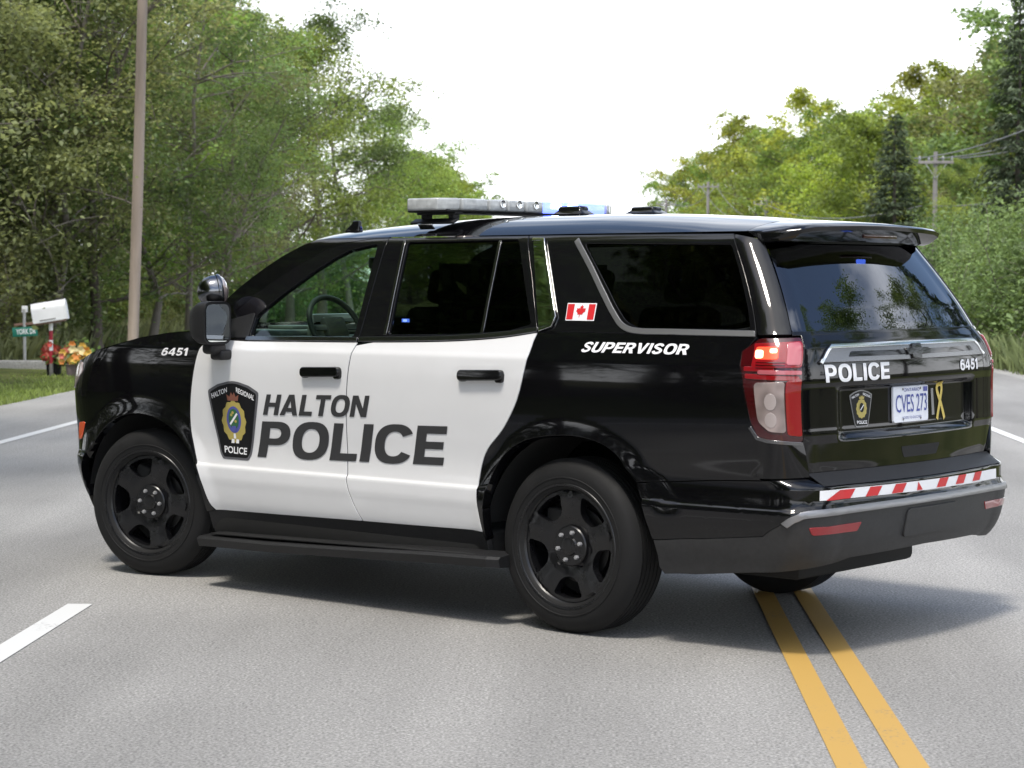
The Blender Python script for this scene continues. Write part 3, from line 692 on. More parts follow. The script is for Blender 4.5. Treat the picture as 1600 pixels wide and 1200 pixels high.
# --- rocker, running boards, liners, floor
panel('rocker', [(-.525, .40), (-.58, .408), (-1.1, .415), (-1.70, .428), (-2.535, .440), (-2.55, .40), (-2.55, .31), (-.53, .31)], MT['plastic'], body, off=-.004, skirt=.03, both=True)
for sd in (1, -1):
    bm = bmesh.new()
    pr = [(.95, .30), (1.095, .288), (1.112, .276), (1.10, .235), (.95, .228)]
    st = [(-.53, -.02, -.05), (-.58, -.008, 0), (-1.1, 0, 0), (-1.7, .02, 0), (-2.3, .045, 0), (-2.66, .055, 0), (-2.70, .05, -.05)]
    rg = [[bm.verts.new((x, sd * (y + dy), z + dz)) for (y, z) in pr] for (x, dz, dy) in st]
    for r0, r1 in zip(rg, rg[1:]):
        for k in range(5): bm.faces.new((r0[k], r0[(k + 1) % 5], r1[(k + 1) % 5], r1[k]))
    bm.faces.new(rg[0]); bm.faces.new(rg[-1])
    rb = bmobj('running_board', bm, MT['plastic'], body, True, 30)
    box('tread_pad', (-1.6, sd * 1.03, .318), (1.9, .10, .008), MT['rubber'], rb, rot=Matrix.Rotation(R(1.35), 3, 'Y'), bevel=.003)
arch_in = [(.56 * math.cos(R(a)), .405 + .56 * math.sin(R(a))) for a in range(0, 181, 12)]
shell_poly = [(.53, .42), (.54, 1.18), (.3, 1.29), (-.46, 1.37), (-1.67, 1.35), (-2.5, 1.38), (-2.83, 1.41), (-4.04, 1.41), (-4.04, .60)] + [(-3.60, .46), (-3.54, .66), (-3.46, .82), (-3.33, .93), (-3.07, .985), (-2.85, .96), (-2.66, .88), (-2.56, .74), (-2.52, .52)] + [(-2.5, .45), (-.6, .43)] + arch_in[::-1][1:-1]
panel('inner_shell', shell_poly, MT['matte'], body, off=-.022, skirt=0, both=True)
panel('inner_shell', [(-3.95, 1.415), (-3.95, .62), (2 * UM + 3.95, .62), (2 * UM + 3.95, 1.415)], MT['matte'], body, off=-.045, skirt=0)
for sd in (1, -1):
    for wx in (0., WBX):
        bm = bmesh.new(); prev = None
        for a in range(8, 173, 9):
            c_, s_ = wx + .545 * math.cos(R(a)), .405 + .545 * math.sin(R(a))
            ring = [bm.verts.new((c_, sd * y, s_)) for y in (.99 if abs(a - 90) < 115 else .9, .52)]
            for v in ring[:1]:
                if wx < -1: v.co.y = sd * (.985 - .035)
                else: v.co.y = sd * .95
            if prev: bm.faces.new((prev[0], ring[0], ring[1], prev[1]))
            prev = ring
        bmobj('wheel_well', bm, MT['matte'], body)
floor = box('underbody', (-1.75, 0, .40), (4.6, 1.04, .22), MT['matte'], body, bevel=.03)
box('underbody_filler', (-1.53, 0, .355), (2.02, 1.90, .17), MT['matte'], floor, bevel=.03)  # added filler box, stops light leaking between rocker and running board
box('underbody_rear', (-3.98, 0, .56), (.55, 1.5, .16), MT['matte'], floor, bevel=.03)
lathe_t = lathe('spare_tyre', [(.20, -.09), (.33, -.10), (.36, -.05), (.36, .05), (.33, .10), (.20, .09)], MT['rubber'], floor, 32, 'Z', True); lathe_t.location = (-3.85, .0, .52)
tube('rear_axle', [(WBX, -.8, .38), (WBX, .8, .38)], .05, MT['matte'], floor, 10)
tube('exhaust_pipe', [(-2.6, -.35, .30), (-3.4, -.45, .30), (-3.85, -.62, .31)], .035, MT['brake'], floor, 10)
tube('lower_arm', [(WBX, .45, .30), (-2.45, .5, .33)], .03, MT['matte'], floor, 8)
# --- wheels
def wheel_meshes():
    """parts of one wheel, axis along local Y, outward face at +Y"""
    out = {}
    tr = [(.262, .118), (.272, .128), (.300, .138), (.335, .137), (.366, .128), (.386, .112), (.397, .094)]
    inner = [(r, -y) for r, y in tr[::-1]]
    gro = []
    for yg in (.075, .045, .015, -.015, -.045, -.075): gro += [(.4045, yg + .010), (.4045, yg + .004), (.396, yg + .003), (.396, yg - .003), (.4045, yg - .004)]
    bm = bmesh.new(); bm_lathe(bm, tr + gro + inner, 72)
    bm_torus = [(.318 + .004 * math.cos(t), .1385 + .003 * math.sin(t)) for t in np.linspace(0, 2 * math.pi, 7)[:-1]]
    bm_lathe(bm, bm_torus, 72, closed=True)
    bm_torus = [(.283 + .004 * math.cos(t), .1325 + .003 * math.sin(t)) for t in np.linspace(0, 2 * math.pi, 7)[:-1]]
    bm_lathe(bm, bm_torus, 72, closed=True)
    out['tyre'] = (bm, 'rubber', 30)
    bm = bmesh.new(); bm_lathe(bm, [(.270, .126), (.276, .131), (.270, .137), (.262, .135), (.254, .118), (.240, .100), (.236, .06), (.225, -.05), (.235, -.115), (.262, -.125)], 72)
    out['rim'] = (bm, 'rim', 30)
    # spoke disc from a filled outline with five holes
    holes = []
    for k in range(5):
        a0 = R(90 + 36 + 72 * k)
        wid_o, wid_i = R(21), R(17)
        cor = [(.228, -wid_o), (.230, 0), (.228, wid_o), (.150, wid_i * 1.0), (.130, 0), (.150, -wid_i)]
        pts = [(r_ * math.cos(a0 + d), r_ * math.sin(a0 + d)) for r_, d in cor]
        holes.append(rnd(pts, [.020, 0.05, .020, .022, .03, .022], 4))
    outer = [(.240 * math.cos(t), .240 * math.sin(t)) for t in np.linspace(0, 2 * math.pi, 65)[:-1]]
    bm = fill2d(outer, holes); bmesh.ops.triangulate(bm, faces=bm.faces[:])
    grid_cut(bm, (.02, .02)); bmesh.ops.triangulate(bm, faces=bm.faces[:])
    bmesh.ops.recalc_face_normals(bm, faces=bm.faces[:])
    def dish(r): return float(np.interp(r, [0, .075, .095, .13, .20, .24], [.085, .085, .080, .092, .104, .105]))
    top = {}
    faces = [[v for v in f.verts] for f in bm.faces]
    edges = [(e.verts[0], e.verts[1]) for e in bm.edges if len(e.link_faces) == 1]
    b2 = bmesh.new(); A, B, C2 = {}, {}, {}
    bd = {v for e in edges for v in e}
    for v in bm.verts:
        r_ = math.hypot(v.co.x, v.co.y); a = math.atan2(v.co.y, v.co.x)
        y = dish(r_)
        ang = (math.degrees(a) - 90 + 36) % 72 - 36
        if .10 < r_ < .232: y += .010 * math.exp(-(ang * r_ / 2.6) ** 2)      # ridge along each spoke
        A[v] = b2.verts.new((v.co.x, y, v.co.y))
        if v in bd:
            B[v] = b2.verts.new((v.co.x, y - .006, v.co.y)); C2[v] = b2.verts.new((v.co.x, y - .045, v.co.y))
    for f in faces: b2.faces.new([A[v] for v in f])
    for a, b in edges:
        b2.faces.new((A[a], A[b], B[b], B[a])); b2.faces.new((B[a], B[b], C2[b], C2[a]))
    bm.free(); out['spokes'] = (b2, 'rim', 32)
    bm = bmesh.new(); rg = bm_lathe(bm, [(.094, .078), (.094, .097), (.089, .102), (.045, .104), (.040, .112), (.034, .115), (.001, .116)], 32); bm.faces.new(rg[-1])
    out['hub_cap'] = (bm, 'rim', 30)
    bm = bmesh.new()
    for k in range(6):
        a = R(60 * k + 30 + 15); c_ = Vector((.066 * math.cos(a), 0, .066 * math.sin(a)))
        r0 = len(bm.verts); rg = bm_lathe(bm, [(.0105, .100), (.0105, .116), (.008, .120), (.0005, .121)], 6)
        for ring in rg:
            for v in ring: v.co += c_
    out['lug_nuts'] = (bm, 'steel', 30)
    bm = bmesh.new(); rg = bm_lathe(bm, [(.06, .03), (.175, .03), (.175, .01), (.06, .01)], 40, closed=True); out['brake_disc'] = (bm, 'brake', 30)
    bm = bmesh.new(); bm_box(bm, (.13, .03, .08), (.09, .07, .16), None, .015); out['brake_caliper'] = (bm, 'matte', 30)
    bm = bmesh.new(); rg = bm_lathe(bm, [(.001, -.02), (.222, -.02)], 40); out['back_plate'] = (bm, 'matte', 30)
    return out
wm = wheel_meshes(); wmesh = {}
for i, (wx, sd, spin) in enumerate([(0., 1, 20), (WBX, 1, 2), (0., -1, 40), (WBX, -1, 11)]):
    w = bpy.data.objects.new('wheel', None); w.empty_display_size = .2; link(w, body)
    w.location = (wx + (.028 if wx == 0. else .022), sd * (.985 - .138), WR + .006); w.scale = (1.028, 1.0, 1.028)
    st_ = R(13) if wx == 0. else 0.
    w.rotation_mode = 'ZYX' if False else 'XYZ'; w.rotation_euler = (0, R(-spin), st_) if sd > 0 else (0, R(spin), math.pi + st_)
    for nm, val in wm.items():
        if nm in wmesh:
            o = bpy.data.objects.new(nm, wmesh[nm])
            link(o, w)
            if nm in ('rim', 'spokes', 'back_plate'): o.scale = (1.07, 1.0, 1.07)
        else:
            o = bmobj(nm, val[0], MT[val[1]], w, True, val[2]); wmesh[nm] = o.data
            if nm in ('rim', 'spokes', 'back_plate'): o.scale = (1.07, 1.0, 1.07)
# --- interior
it = box('dashboard', (-.78, 0, 1.24), (.34, 1.50, .24), MT['interior'], body, bevel=.06, seg=4)
box('dash_top', (-.66, 0, 1.375), (.36, 1.46, .03), MT['dash'], it, bevel=.012)
box('dash_top_papers', (-.60, .40, 1.40), (.20, .22, .02), MT['dash'], it, bevel=.006)
def seat(name, x, y, w=.52):
    s = box(name, (x, y, .92), (.52, w, .16), MT['seat'], body, bevel=.05, seg=3)
    rot = Matrix.Rotation(R(-14), 3, 'Y')
    box('seat_back', (x - .30, y, 1.22), (.16, w, .62), MT['seat'], s, rot=rot, bevel=.06, seg=3)
    box('head_rest', (x - .39, y, 1.63), (.10, .28, .18), MT['seat'], s, rot=rot, bevel=.04, seg=3)
for y in (.42, -.42): seat('front_seat', -1.42, y)
seat('rear_bench', -2.35, .40, .6); seat('rear_bench', -2.35, -.40, .6)
ptn = box('prisoner_partition', (-1.98, 0, 1.35), (.03, 1.36, .80), MT['interior'], body, bevel=.004)
box('cargo_box', (-3.6, 0, 1.05), (.8, 1.3, .5), MT['interior'], body, bevel=.02)
panel('door_trim', [(-.55, .48), (-.60, 1.335), (-1.67, 1.33), (-2.65, 1.37), (-4.0, 1.40), (-4.0, 1.0), (-2.5, 1.0), (-2.45, .48)], MT['interior'], body, off=-.06, skirt=0, both=True)
sw = bpy.data.objects.new('steering_wheel', None); link(sw, body); sw.location = (-.955, .42, 1.405); sw.rotation_euler = (0, R(-62), 0)
bm = bmesh.new(); bm_lathe(bm, [(.185 + .016 * math.cos(t), .016 * math.sin(t)) for t in np.linspace(0, 2 * math.pi, 11)[:-1]], 40, 'Z', True)
bmobj('wheel_rim', bm, MT['interior'], sw)
box('wheel_hub', (0, 0, -.01), (.13, .16, .05), MT['interior'], sw, bevel=.02)
for a in (0, 180, 270): box('wheel_spoke', (.11 * math.sin(R(a)) , .11 * math.cos(R(a)), -.005), (.035, .13, .02) if a != 270 else (.13, .035, .02), MT['satin'], sw, bevel=.006)
box('instrument_screen', (-.87, .42, 1.36), (.02, .26, .10), MT['dash'], it, bevel=.006)
box('interior_light_bar', (-.62, .12, 1.45), (.05, .34, .045), MT['satin'], it, bevel=.01)
box('interior_mirror', (-.93, 0, 1.76), (.03, .26, .07), MT['interior'], body, bevel=.015)
box('laptop', (-.98, -.05, 1.36), (.03, .30, .20), MT['interior'], it, rot=Matrix.Rotation(R(-15), 3, 'Y'), bevel=.006)
def spot(name, p, sz, parent):
    o = box(name, p, sz, MT['interior'], parent, bevel=.004)
    return o
wl = box('window_lamp', (-1.895, .845, 1.460), (.09, .012, .03), MT['interior'], body, bevel=.004)
box('lamp_lens', (-1.895, .853, 1.460), (.050, .008, .018), MT['lit_blue'], wl, bevel=.003)
box('lamp_core', (-1.895, .8575, 1.460), (.026, .003, .011), MT['lit_bluewhite'], wl, bevel=.001)
wl = box('window_lamp', (-4.045, .02, 1.752), (.02, .12, .035), MT['interior'], body, bevel=.004)
box('lamp_lens', (-4.058, .02, 1.752), (.008, .075, .022), MT['lit_blue'], wl, bevel=.003)
# --- door mirrors, spot lamps, handles
for sd in (1, -1):
    m = bpy.data.objects.new('door_mirror', None); link(m, body); m.scale = (.93, .93, .93); m.location = (-.745, sd * 1.118, 1.436)
    m.rotation_euler = (0, 0, sd * R(6))
    def rr(w, h, r, x, n=5):
        return [(x, p[0], p[1]) for p in rnd([(-w / 2, -h / 2), (w / 2, -h / 2), (w / 2, h / 2), (-w / 2, h / 2)], r, n)]
    def lo(name, rings, mat):
        b_ = bmesh.new(); rg = [[b_.verts.new(q) for q in r_] for r_ in rings]; k_ = len(rg[0])
        for a_, c_ in zip(rg, rg[1:]):
            for i_ in range(k_): b_.faces.new((a_[i_], a_[(i_ + 1) % k_], c_[(i_ + 1) % k_], c_[i_]))
        b_.faces.new(rg[0]); b_.faces.new(rg[-1]); return bmobj(name, b_, mat, m)
    lo('mirror_housing', [rr(.205, .225, .05, -.018), rr(.225, .245, .055, -.022), rr(.232, .25, .06, .0), rr(.225, .24, .07, .06), rr(.19, .20, .08, .11), rr(.11, .11, .05, .135)], MT['plastic'])
    o = lo('mirror_glass', [rr(.195, .215, .045, -.0205), rr(.195, .215, .045, -.0235)], MT['mirror'])
    bm = bmesh.new(); bm_box(bm, (.035, -sd * .03, -.145), (.09, .13, .07), None, .025, 3); bm_box(bm, (.03, -sd * .085, -.185), (.10, .10, .06), None, .02, 3); bmobj('mirror_arm', bm, MT['plastic'], m)
    s = bpy.data.objects.new('spot_lamp', None); link(s, body); s.location = (-.62, sd * 1.02, 1.605); s.rotation_euler = (0, R(-6), -sd * R(122))
    bm = bmesh.new(); rg = bm_lathe(bm, [(.001, -.085), (.03, -.082), (.055, -.068), (.074, -.042), (.083, -.010), (.085, .018), (.089, .022), (.090, .034), (.086, .042), (.079, .047)], 32, 'Y')
    for v in bm.verts: v.co = Vector((v.co.y, v.co.x, v.co.z))
    bmobj('lamp_shell', bm, MT['spot_chrome'], s)
    bm = bmesh.new(); bm_lathe(bm, [(.080, .045), (.068, .060), (.045, .073), (.001, .080)], 32)
    for v in bm.verts: v.co = Vector((v.co.y, v.co.x, v.co.z))
    bmobj('lamp_face', bm, MT['lens_clear'], s)
    tube('lamp_stem', [(0, 0, -.07), (-.01, -sd * .03, -.11), (-.04, -sd * .12, -.16)], .016, MT['plastic'], s)
    panel('mirror_sail', rnd([(-.56, 1.352), (-.62, 1.44), (-.835, 1.488), (-.842, 1.358)], .015), MT['plastic'], body, off=.004, skirt=.004, side=sd)
for (u0, dz) in ((-1.447, 0.), (-2.548, .015)):
    for sd in (1, -1):
        h_ = panel('door_handle', rnd([(u0 + .135, 1.205 + dz), (u0 - .135, 1.212 + dz), (u0 - .138, 1.178 + dz), (u0 + .135, 1.168 + dz)], .018), MT['black'], fd if u0 > -2 else rd, off=.030, skirt=.03, step=(.03, .02), side=sd, lip=.008)
        for du in (.118, -.118): panel('handle_foot', rnd([(u0 + du + .022, 1.202 + dz), (u0 + du - .022, 1.204 + dz), (u0 + du - .020, 1.163 + dz), (u0 + du + .020, 1.163 + dz)], .012), MT['black'], fd if u0 > -2 else rd, off=.018, skirt=.02, step=(.03, .02), side=sd, lip=.006)
# --- lettering and crests on the near side
decal_block('door_lettering', 'HALTON', (-1.031, 1.060), (-1.794, 1.080), (-.995, .950), (-1.763, .970), MT['letter_grey'], fd, gap=.085)
decal_block('door_lettering', 'POLICE', (-.987, .915), (-2.324, .948), (-.936, .722), (-2.278, .752), MT['letter_grey'], fd, gap=.085)
decal_block('supervisor_lettering', 'SUPERVISOR', (-3.157, 1.377), (-3.714, 1.377), (-3.137, 1.330), (-3.700, 1.330), MT['letter_white'], body, gap=.09)
decal_block('unit_number', '6451', (-.185, 1.288), (-.398, 1.292), (-.168, 1.247), (-.390, 1.250), MT['letter_white'], body, gap=.09)
fl = panel('flag_decal', [(-2.982, 1.556), (-3.158, 1.556), (-3.166, 1.474), (-2.994, 1.474)], MT['letter_white'], body, off=.0025, skirt=0)
panel('flag_bar', [(-2.987, 1.551), (-3.028, 1.551), (-3.036, 1.479), (-2.998, 1.479)], MT['red'], fl, off=.004, skirt=0)
panel('flag_bar', [(-3.114, 1.551), (-3.153, 1.551), (-3.161, 1.479), (-3.122, 1.479)], MT['red'], fl, off=.004, skirt=0)
leaf = [(0, 1), (.13, .72), (.30, .82), (.24, .35), (.45, .55), (.52, .42), (.85, .48), (.74, .20), (.86, .08), (.42, -.28), (.48, -.45), (.05, -.40), (.05, -.85), (-.05, -.85), (-.05, -.40), (-.48, -.45), (-.42, -.28), (-.86, .08), (-.74, .20), (-.85, .48), (-.52, .42), (-.45, .55), (-.24, .35), (-.30, .82), (-.13, .72)]
panel('maple_leaf', [(-3.074 - .033 * x - .002 * y, 1.516 + .033 * y) for x, y in leaf], MT['red'], fl, off=.004, skirt=0)
def crest(cu, cz, w, h, parent, full=True, edge=None):
    """shield: cu,cz centre; w,h size; reading direction is decreasing u"""
    def q(x, y): return (cu - x * w / 2, cz + y * h / 2)
    sh_ = [(-1, .74), (-.62, .90), (-.2, .985), (0, 1), (.2, .985), (.62, .90), (1, .74), (.97, .55), (.80, -.15), (.62, -.85), (.50, -1), (-.50, -1), (-.62, -.85), (-.80, -.15), (-.97, .55)]
    base = panel('police_crest', [q(*p) for p in rnd(sh_, .06, 3)], edge or MT['shield_edge'], parent, off=.0022, skirt=0)
    panel('crest_field', [q(p[0] * .91, p[1] * .94) for p in rnd(sh_, .06, 3)], MT['shield'], base, off=.0035, skirt=0)
    ring = [(.46 * math.sin(t) * (1 + .05 * math.cos(12 * t)), -.02 + .52 * math.cos(t) * (1 + .05 * math.cos(12 * t))) for t in np.linspace(0, 2 * math.pi, 49)[:-1]]
    ring_i = [(.28 * math.sin(t), .02 + .34 * math.cos(t)) for t in np.linspace(0, 2 * math.pi, 33)[:-1]]
    panel('laurel_wreath', [q(*p) for p in ring], MT['gold'], base, off=.0045, skirt=0, holes=[[q(*p) for p in ring_i]])
    panel('crest_oval', [q(*p) for p in ring_i], MT['blue_v'] if full else MT['gold'], base, off=.0048, skirt=0)
    panel('crest_center', [q(.20 * math.sin(t), .04 + .26 * math.cos(t)) for t in np.linspace(0, 2 * math.pi, 25)[:-1]], MT['green_v'] if full else MT['shield'], base, off=.006, skirt=0)
    panel('crest_slash', [q(*p) for p in band([(-.14, -.10), (.15, .18)], .06)], MT['letter_white'], base, off=.0072, skirt=0)
    if full:
        for (x, y) in ((-.08, .14), (.08, -.02), (-.02, .2)): panel('crest_star', [q(x + .05 * math.sin(t), y + .04 * math.cos(t)) for t in np.linspace(0, 2 * math.pi, 7)[:-1]], MT['gold'], base, off=.0072, skirt=0)
        panel('crest_base', [q(-.06, -.28), q(.06, -.28), q(.08, -.14), q(-.08, -.14)], MT['blue_v'], base, off=.0072, skirt=0)
        for x in (-.09, .09): panel('crest_scroll', [q(x - .06, -.58), q(x + .06, -.58), q(x + .07, -.48), q(x - .03, -.47)], MT['letter_white'], base, off=.006, skirt=0)
        panel('crest_scroll', [q(-.04, -.46), q(.05, -.46), q(.04, -.33), q(-.04, -.33)], MT['letter_white'], base, off=.006, skirt=0)
    cw = [(-.20, .50), (.20, .50), (.24, .66), (.12, .60), (.06, .72), (0, .64), (-.06, .72), (-.12, .60), (-.24, .66)]
    panel('crest_crown', [q(*p) for p in cw], MT['crown'] if full else MT['gold'], base, off=.006, skirt=0)
    def ct(s, TL, TR, BL, BR): decal_text('crest_lettering', s, q(*TL), q(*TR), q(*BL), q(*BR), MT['letter_white'], base, off=.005, bold=.02)
    ct('HALTON', (-.86, .66), (-.22, .84), (-.82, .53), (-.22, .71)); ct('REGIONAL', (.14, .85), (.86, .66), (.14, .72), (.82, .53))
    ct('POLICE', (-.44, -.66), (.46, -.68), (-.42, -.84), (.44, -.86))
    return base
crest(-.765, .910, .405, .425, fd)
c2 = crest(-4.690, 1.088, .215, .165, tg, False, MT['satin'])
# --- roof equipment
lb = bpy.data.objects.new('light_bar', None); link(lb, body); lb.location = (-1.885, 0, 2.055)
Lx, Ly, Lz = .165, .73, .039
box('bar_base', (0, 0, -Lz + .004), (2 * Lx - .05, 2 * Ly - .10, .014), MT['plastic'], lb, bevel=.006)
segs = [(.665, .545, 'bar_lens'), (.545, .350, 'bar_lens'), (.350, .215, 'bar_led'), (.215, .08, 'bar_led'), (.08, -.06, 'bar_led'), (-.06, -.20, 'bar_blue'), (-.20, -.345, 'bar_blue'), (-.345, -.545, 'bar_blue'), (-.545, -.665, 'bar_lens')]
for a, b, mm in [(a_ * 1.098, b_ * 1.098, m_) for a_, b_, m_ in segs]:
    bm = bmesh.new(); end = abs(a) > .6 or abs(b) > .6
    bm_box(bm, (0, (a + b) / 2, -.002), (2 * Lx, a - b - .016, .062), None, .012, 3)
    if end:
        s_ = 1 if a > .6 else -1
        for v in bm.verts:
            t = max(0, (abs(v.co.y) - .60) / .13); v.co.x *= 1 - .45 * t * t
    bmobj('lamp_module', bm, MT[mm], lb)
for y in (.28, .148, .01):
    for sx in (-1,):
        o = lathe('led_reflector', [(.001, -.004), (.016, -.002), (.020, .004), (.022, .004)], MT['chrome'], lb, 20); o.location = (sx * (Lx + .003), y, .008); o.rotation_euler = (0, 0, R(90))
for y in (-.16, -.30): box('lit_led', (-Lx - .003, y, .006), (.006, .085, .026), MT['lit_bluewhite'], lb, bevel=.002)
box('lit_led', (Lx + .003, -.25, .004), (.006, .09, .035), MT['lit_blue'], lb, bevel=.002)
for sd in (1, -1):
    bm = bmesh.new()
    bm_box(bm, (.09, sd * .585, -.062), (.04, .05, .045), None, .008); bm_box(bm, (-.10, sd * .585, -.062), (.04, .05, .045), None, .008)
    bm_box(bm, (0, sd * .585, -.046), (.27, .06, .014), None, .004); bm_box(bm, (0, sd * .625, -.088), (.30, .05, .014), Matrix.Rotation(sd * R(-25), 3, 'X'), .004)
    bmobj('bar_foot', bm, MT['plastic'], lb)
    box('foot_bracket', (.02, sd * .665, -.115), (.10, .006, .035), MT['chrome'], lb, rot=Matrix.Rotation(sd * R(-40), 3, 'X'), bevel=.002)
def pod(name, x, y, l, w, h, mat):
    bm = bmesh.new(); bm_box(bm, (0, 0, 0), (l, w, h), None, min(l, w, h) * .35, 3)
    for v in bm.verts:
        if v.co.z > 0: v.co.x *= .72; v.co.y *= .72
    o = bmobj(name, bm, mat, body); o.location = (x, y, zc(x) + h / 2 - .012); return o
pod('roof_antenna', -2.30, .0, .22, .11, .065, MT['gloss']); pod('roof_antenna', -2.78, .0, .20, .12, .05, MT['gloss'])
bm = bmesh.new(); bm_box(bm, (0, 0, 0), (.11, .05, .07), None, .015, 3)
for v in bm.verts:
    if v.co.z > 0: v.co.x = v.co.x * .5 - .02; v.co.y *= .5
o = bmobj('shark_antenna', bm, MT['gloss'], body); o.location = (-1.06, .38, 1.955)
# ------------------------------------------------------------------ ground, road, markings
def sheet(name, pts, z, mat, kind='structure', sub=None):
    return tag(meshobj(name, [(x, y, z) for x, y in pts], [tuple(range(len(pts)))], mat), kind=kind)
def nodes_ground(name, c1, c2, scale):
    m = principled(name, c1, .9); t = m.node_tree; b = t.nodes['Principled BSDF']; b.inputs['Specular IOR Level'].default_value = .1
    c = t.nodes.new('ShaderNodeTexCoord'); n = t.nodes.new('ShaderNodeTexNoise'); n.inputs['Scale'].default_value = scale; n.inputs['Detail'].default_value = 8
    r = t.nodes.new('ShaderNodeValToRGB'); r.color_ramp.elements[0].color = (*c1, 1); r.color_ramp.elements[1].color = (*c2, 1)
    r.color_ramp.elements[0].position = .35; r.color_ramp.elements[1].position = .65
    t.links.new(c.outputs['Object'], n.inputs['Vector']); t.links.new(n.outputs['Fac'], r.inputs[0]); t.links.new(r.outputs[0], b.inputs['Base Color'])
    return m
def asphalt(name, base, patch=.10):
    m = principled(name, (base, base, base * 1.02), .82); t = m.node_tree; b = t.nodes['Principled BSDF']; b.inputs['Specular IOR Level'].default_value = .35
    c = t.nodes.new('ShaderNodeTexCoord')
    def noise(s, d, vec=None):
        n = t.nodes.new('ShaderNodeTexNoise'); n.inputs['Scale'].default_value = s; n.inputs['Detail'].default_value = d; t.links.new(vec or c.outputs['Object'], n.inputs['Vector']); return n.outputs['Fac']
    def mapr(x, a, b_, lo, hi):
        r = t.nodes.new('ShaderNodeMapRange'); r.inputs[1].default_value = a; r.inputs[2].default_value = b_; r.inputs[3].default_value = lo; r.inputs[4].default_value = hi; t.links.new(x, r.inputs[0]); return r.outputs[0]
    def mul(a, b_):
        n = t.nodes.new('ShaderNodeMath'); n.operation = 'MULTIPLY'; t.links.new(a, n.inputs[0]); t.links.new(b_, n.inputs[1]); return n.outputs[0]
    fine = mapr(noise(85, 3), .3, .7, .50, 1.50); mid = mapr(noise(30, 4), .3, .7, .88, 1.12)
    mp = t.nodes.new('ShaderNodeMapping'); mp.inputs['Scale'].default_value = (1.0, .12, 1); t.links.new(c.outputs['Object'], mp.inputs[0])
    big = mapr(noise(1.1, 5, mp.outputs[0]), .3, .7, 1 - patch, 1 + patch)
    v = mul(mul(fine, mid), big)
    sx = t.nodes.new('ShaderNodeSeparateXYZ'); t.links.new(c.outputs['Object'], sx.inputs[0])
    tk = t.nodes.new('ShaderNodeMath'); tk.operation = 'MULTIPLY'; tk.inputs[1].default_value = 2 * math.pi / 1.65; t.links.new(sx.outputs[0], tk.inputs[0])
    cs = t.nodes.new('ShaderNodeMath'); cs.operation = 'COSINE'; t.links.new(tk.outputs[0], cs.inputs[0])
    v = mul(v, mapr(cs.outputs[0], -1, 1, 1.03, .93)); v = mul(v, mapr(noise(.45, 6), .35, .65, .92, 1.07))
    # thin dark cracks
    vo = t.nodes.new('ShaderNodeTexVoronoi'); vo.feature = 'DISTANCE_TO_EDGE'; vo.inputs['Scale'].default_value = .35
    wn = t.nodes.new('ShaderNodeTexNoise'); wn.inputs['Scale'].default_value = 1.2; wn.inputs['Detail'].default_value = 6; t.links.new(c.outputs['Object'], wn.inputs['Vector'])
    ad = t.nodes.new('ShaderNodeVectorMath'); ad.operation = 'MULTIPLY_ADD'; ad.inputs[1].default_value = (1.2, 1.2, 0); t.links.new(wn.outputs['Color'], ad.inputs[0]); t.links.new(c.outputs['Object'], ad.inputs[2])
    t.links.new(ad.outputs[0], vo.inputs['Vector'])
    ck = mapr(vo.outputs[0], .0, .003, .93, 1.0); v = mul(v, ck)
    h = t.nodes.new('ShaderNodeHueSaturation'); h.inputs['Color'].default_value = (base * 1.02, base, base * .965, 1); t.links.new(v, h.inputs['Value']); t.links.new(h.outputs[0], b.inputs['Base Color'])
    bp = t.nodes.new('ShaderNodeBump'); bp.inputs['Strength'].default_value = .35; bp.inputs['Distance'].default_value = .008; t.links.new(noise(180, 2), bp.inputs['Height']); t.links.new(bp.outputs[0], b.inputs['Normal'])
    return m
MT['soil'] = nodes_ground('soil_and_litter', (.045, .036, .022), (.075, .085, .030), .9)
MT['verge'] = nodes_ground('verge_turf', (.085, .105, .030), (.15, .16, .06), 1.6)
MT['asphalt'] = asphalt('asphalt', .262, .19); MT['gravel'] = asphalt('gravel', .32, .18)
def paint_mat(name, col):
    m = principled(name, col, .6); t = m.node_tree; b = t.nodes['Principled BSDF']
    c = t.nodes.new('ShaderNodeTexCoord'); n = t.nodes.new('ShaderNodeTexNoise'); n.inputs['Scale'].default_value = 60; n.inputs['Detail'].default_value = 6; t.links.new(c.outputs['Object'], n.inputs['Vector'])
    n2 = t.nodes.new('ShaderNodeTexNoise'); n2.inputs['Scale'].default_value = 2.5; t.links.new(c.outputs['Object'], n2.inputs['Vector'])
    a = t.nodes.new('ShaderNodeMath'); a.operation = 'ADD'; t.links.new(n.outputs['Fac'], a.inputs[0]); t.links.new(n2.outputs['Fac'], a.inputs[1])
    r = t.nodes.new('ShaderNodeMapRange'); r.inputs[1].default_value = 1.20; r.inputs[2].default_value = 1.40; r.inputs[3].default_value = 0; r.inputs[4].default_value = .75; t.links.new(a.outputs[0], r.inputs[0])
    mx = t.nodes.new('ShaderNodeMix'); mx.data_type = 'RGBA'; mx.inputs[6].default_value = (*col, 1); mx.inputs[7].default_value = (.16, .16, .16, 1); t.links.new(r.outputs[0], mx.inputs[0]); t.links.new(mx.outputs[2], b.inputs['Base Color'])
    return m
MT['road_white'] = paint_mat('road_paint_white', (.62, .62, .61)); MT['road_yellow'] = paint_mat('road_paint_yellow', (.47, .29, .075))
BIG = 1500
sheet('ground', [(-BIG, -BIG), (BIG, -BIG), (BIG, BIG), (-BIG, BIG)], -.05, MT['soil'])
random.seed(4)
def wavy(x, y0, y1, st, amp):
    return [(x + random.uniform(-amp, amp), y) for y in np.arange(y0, y1, st)]
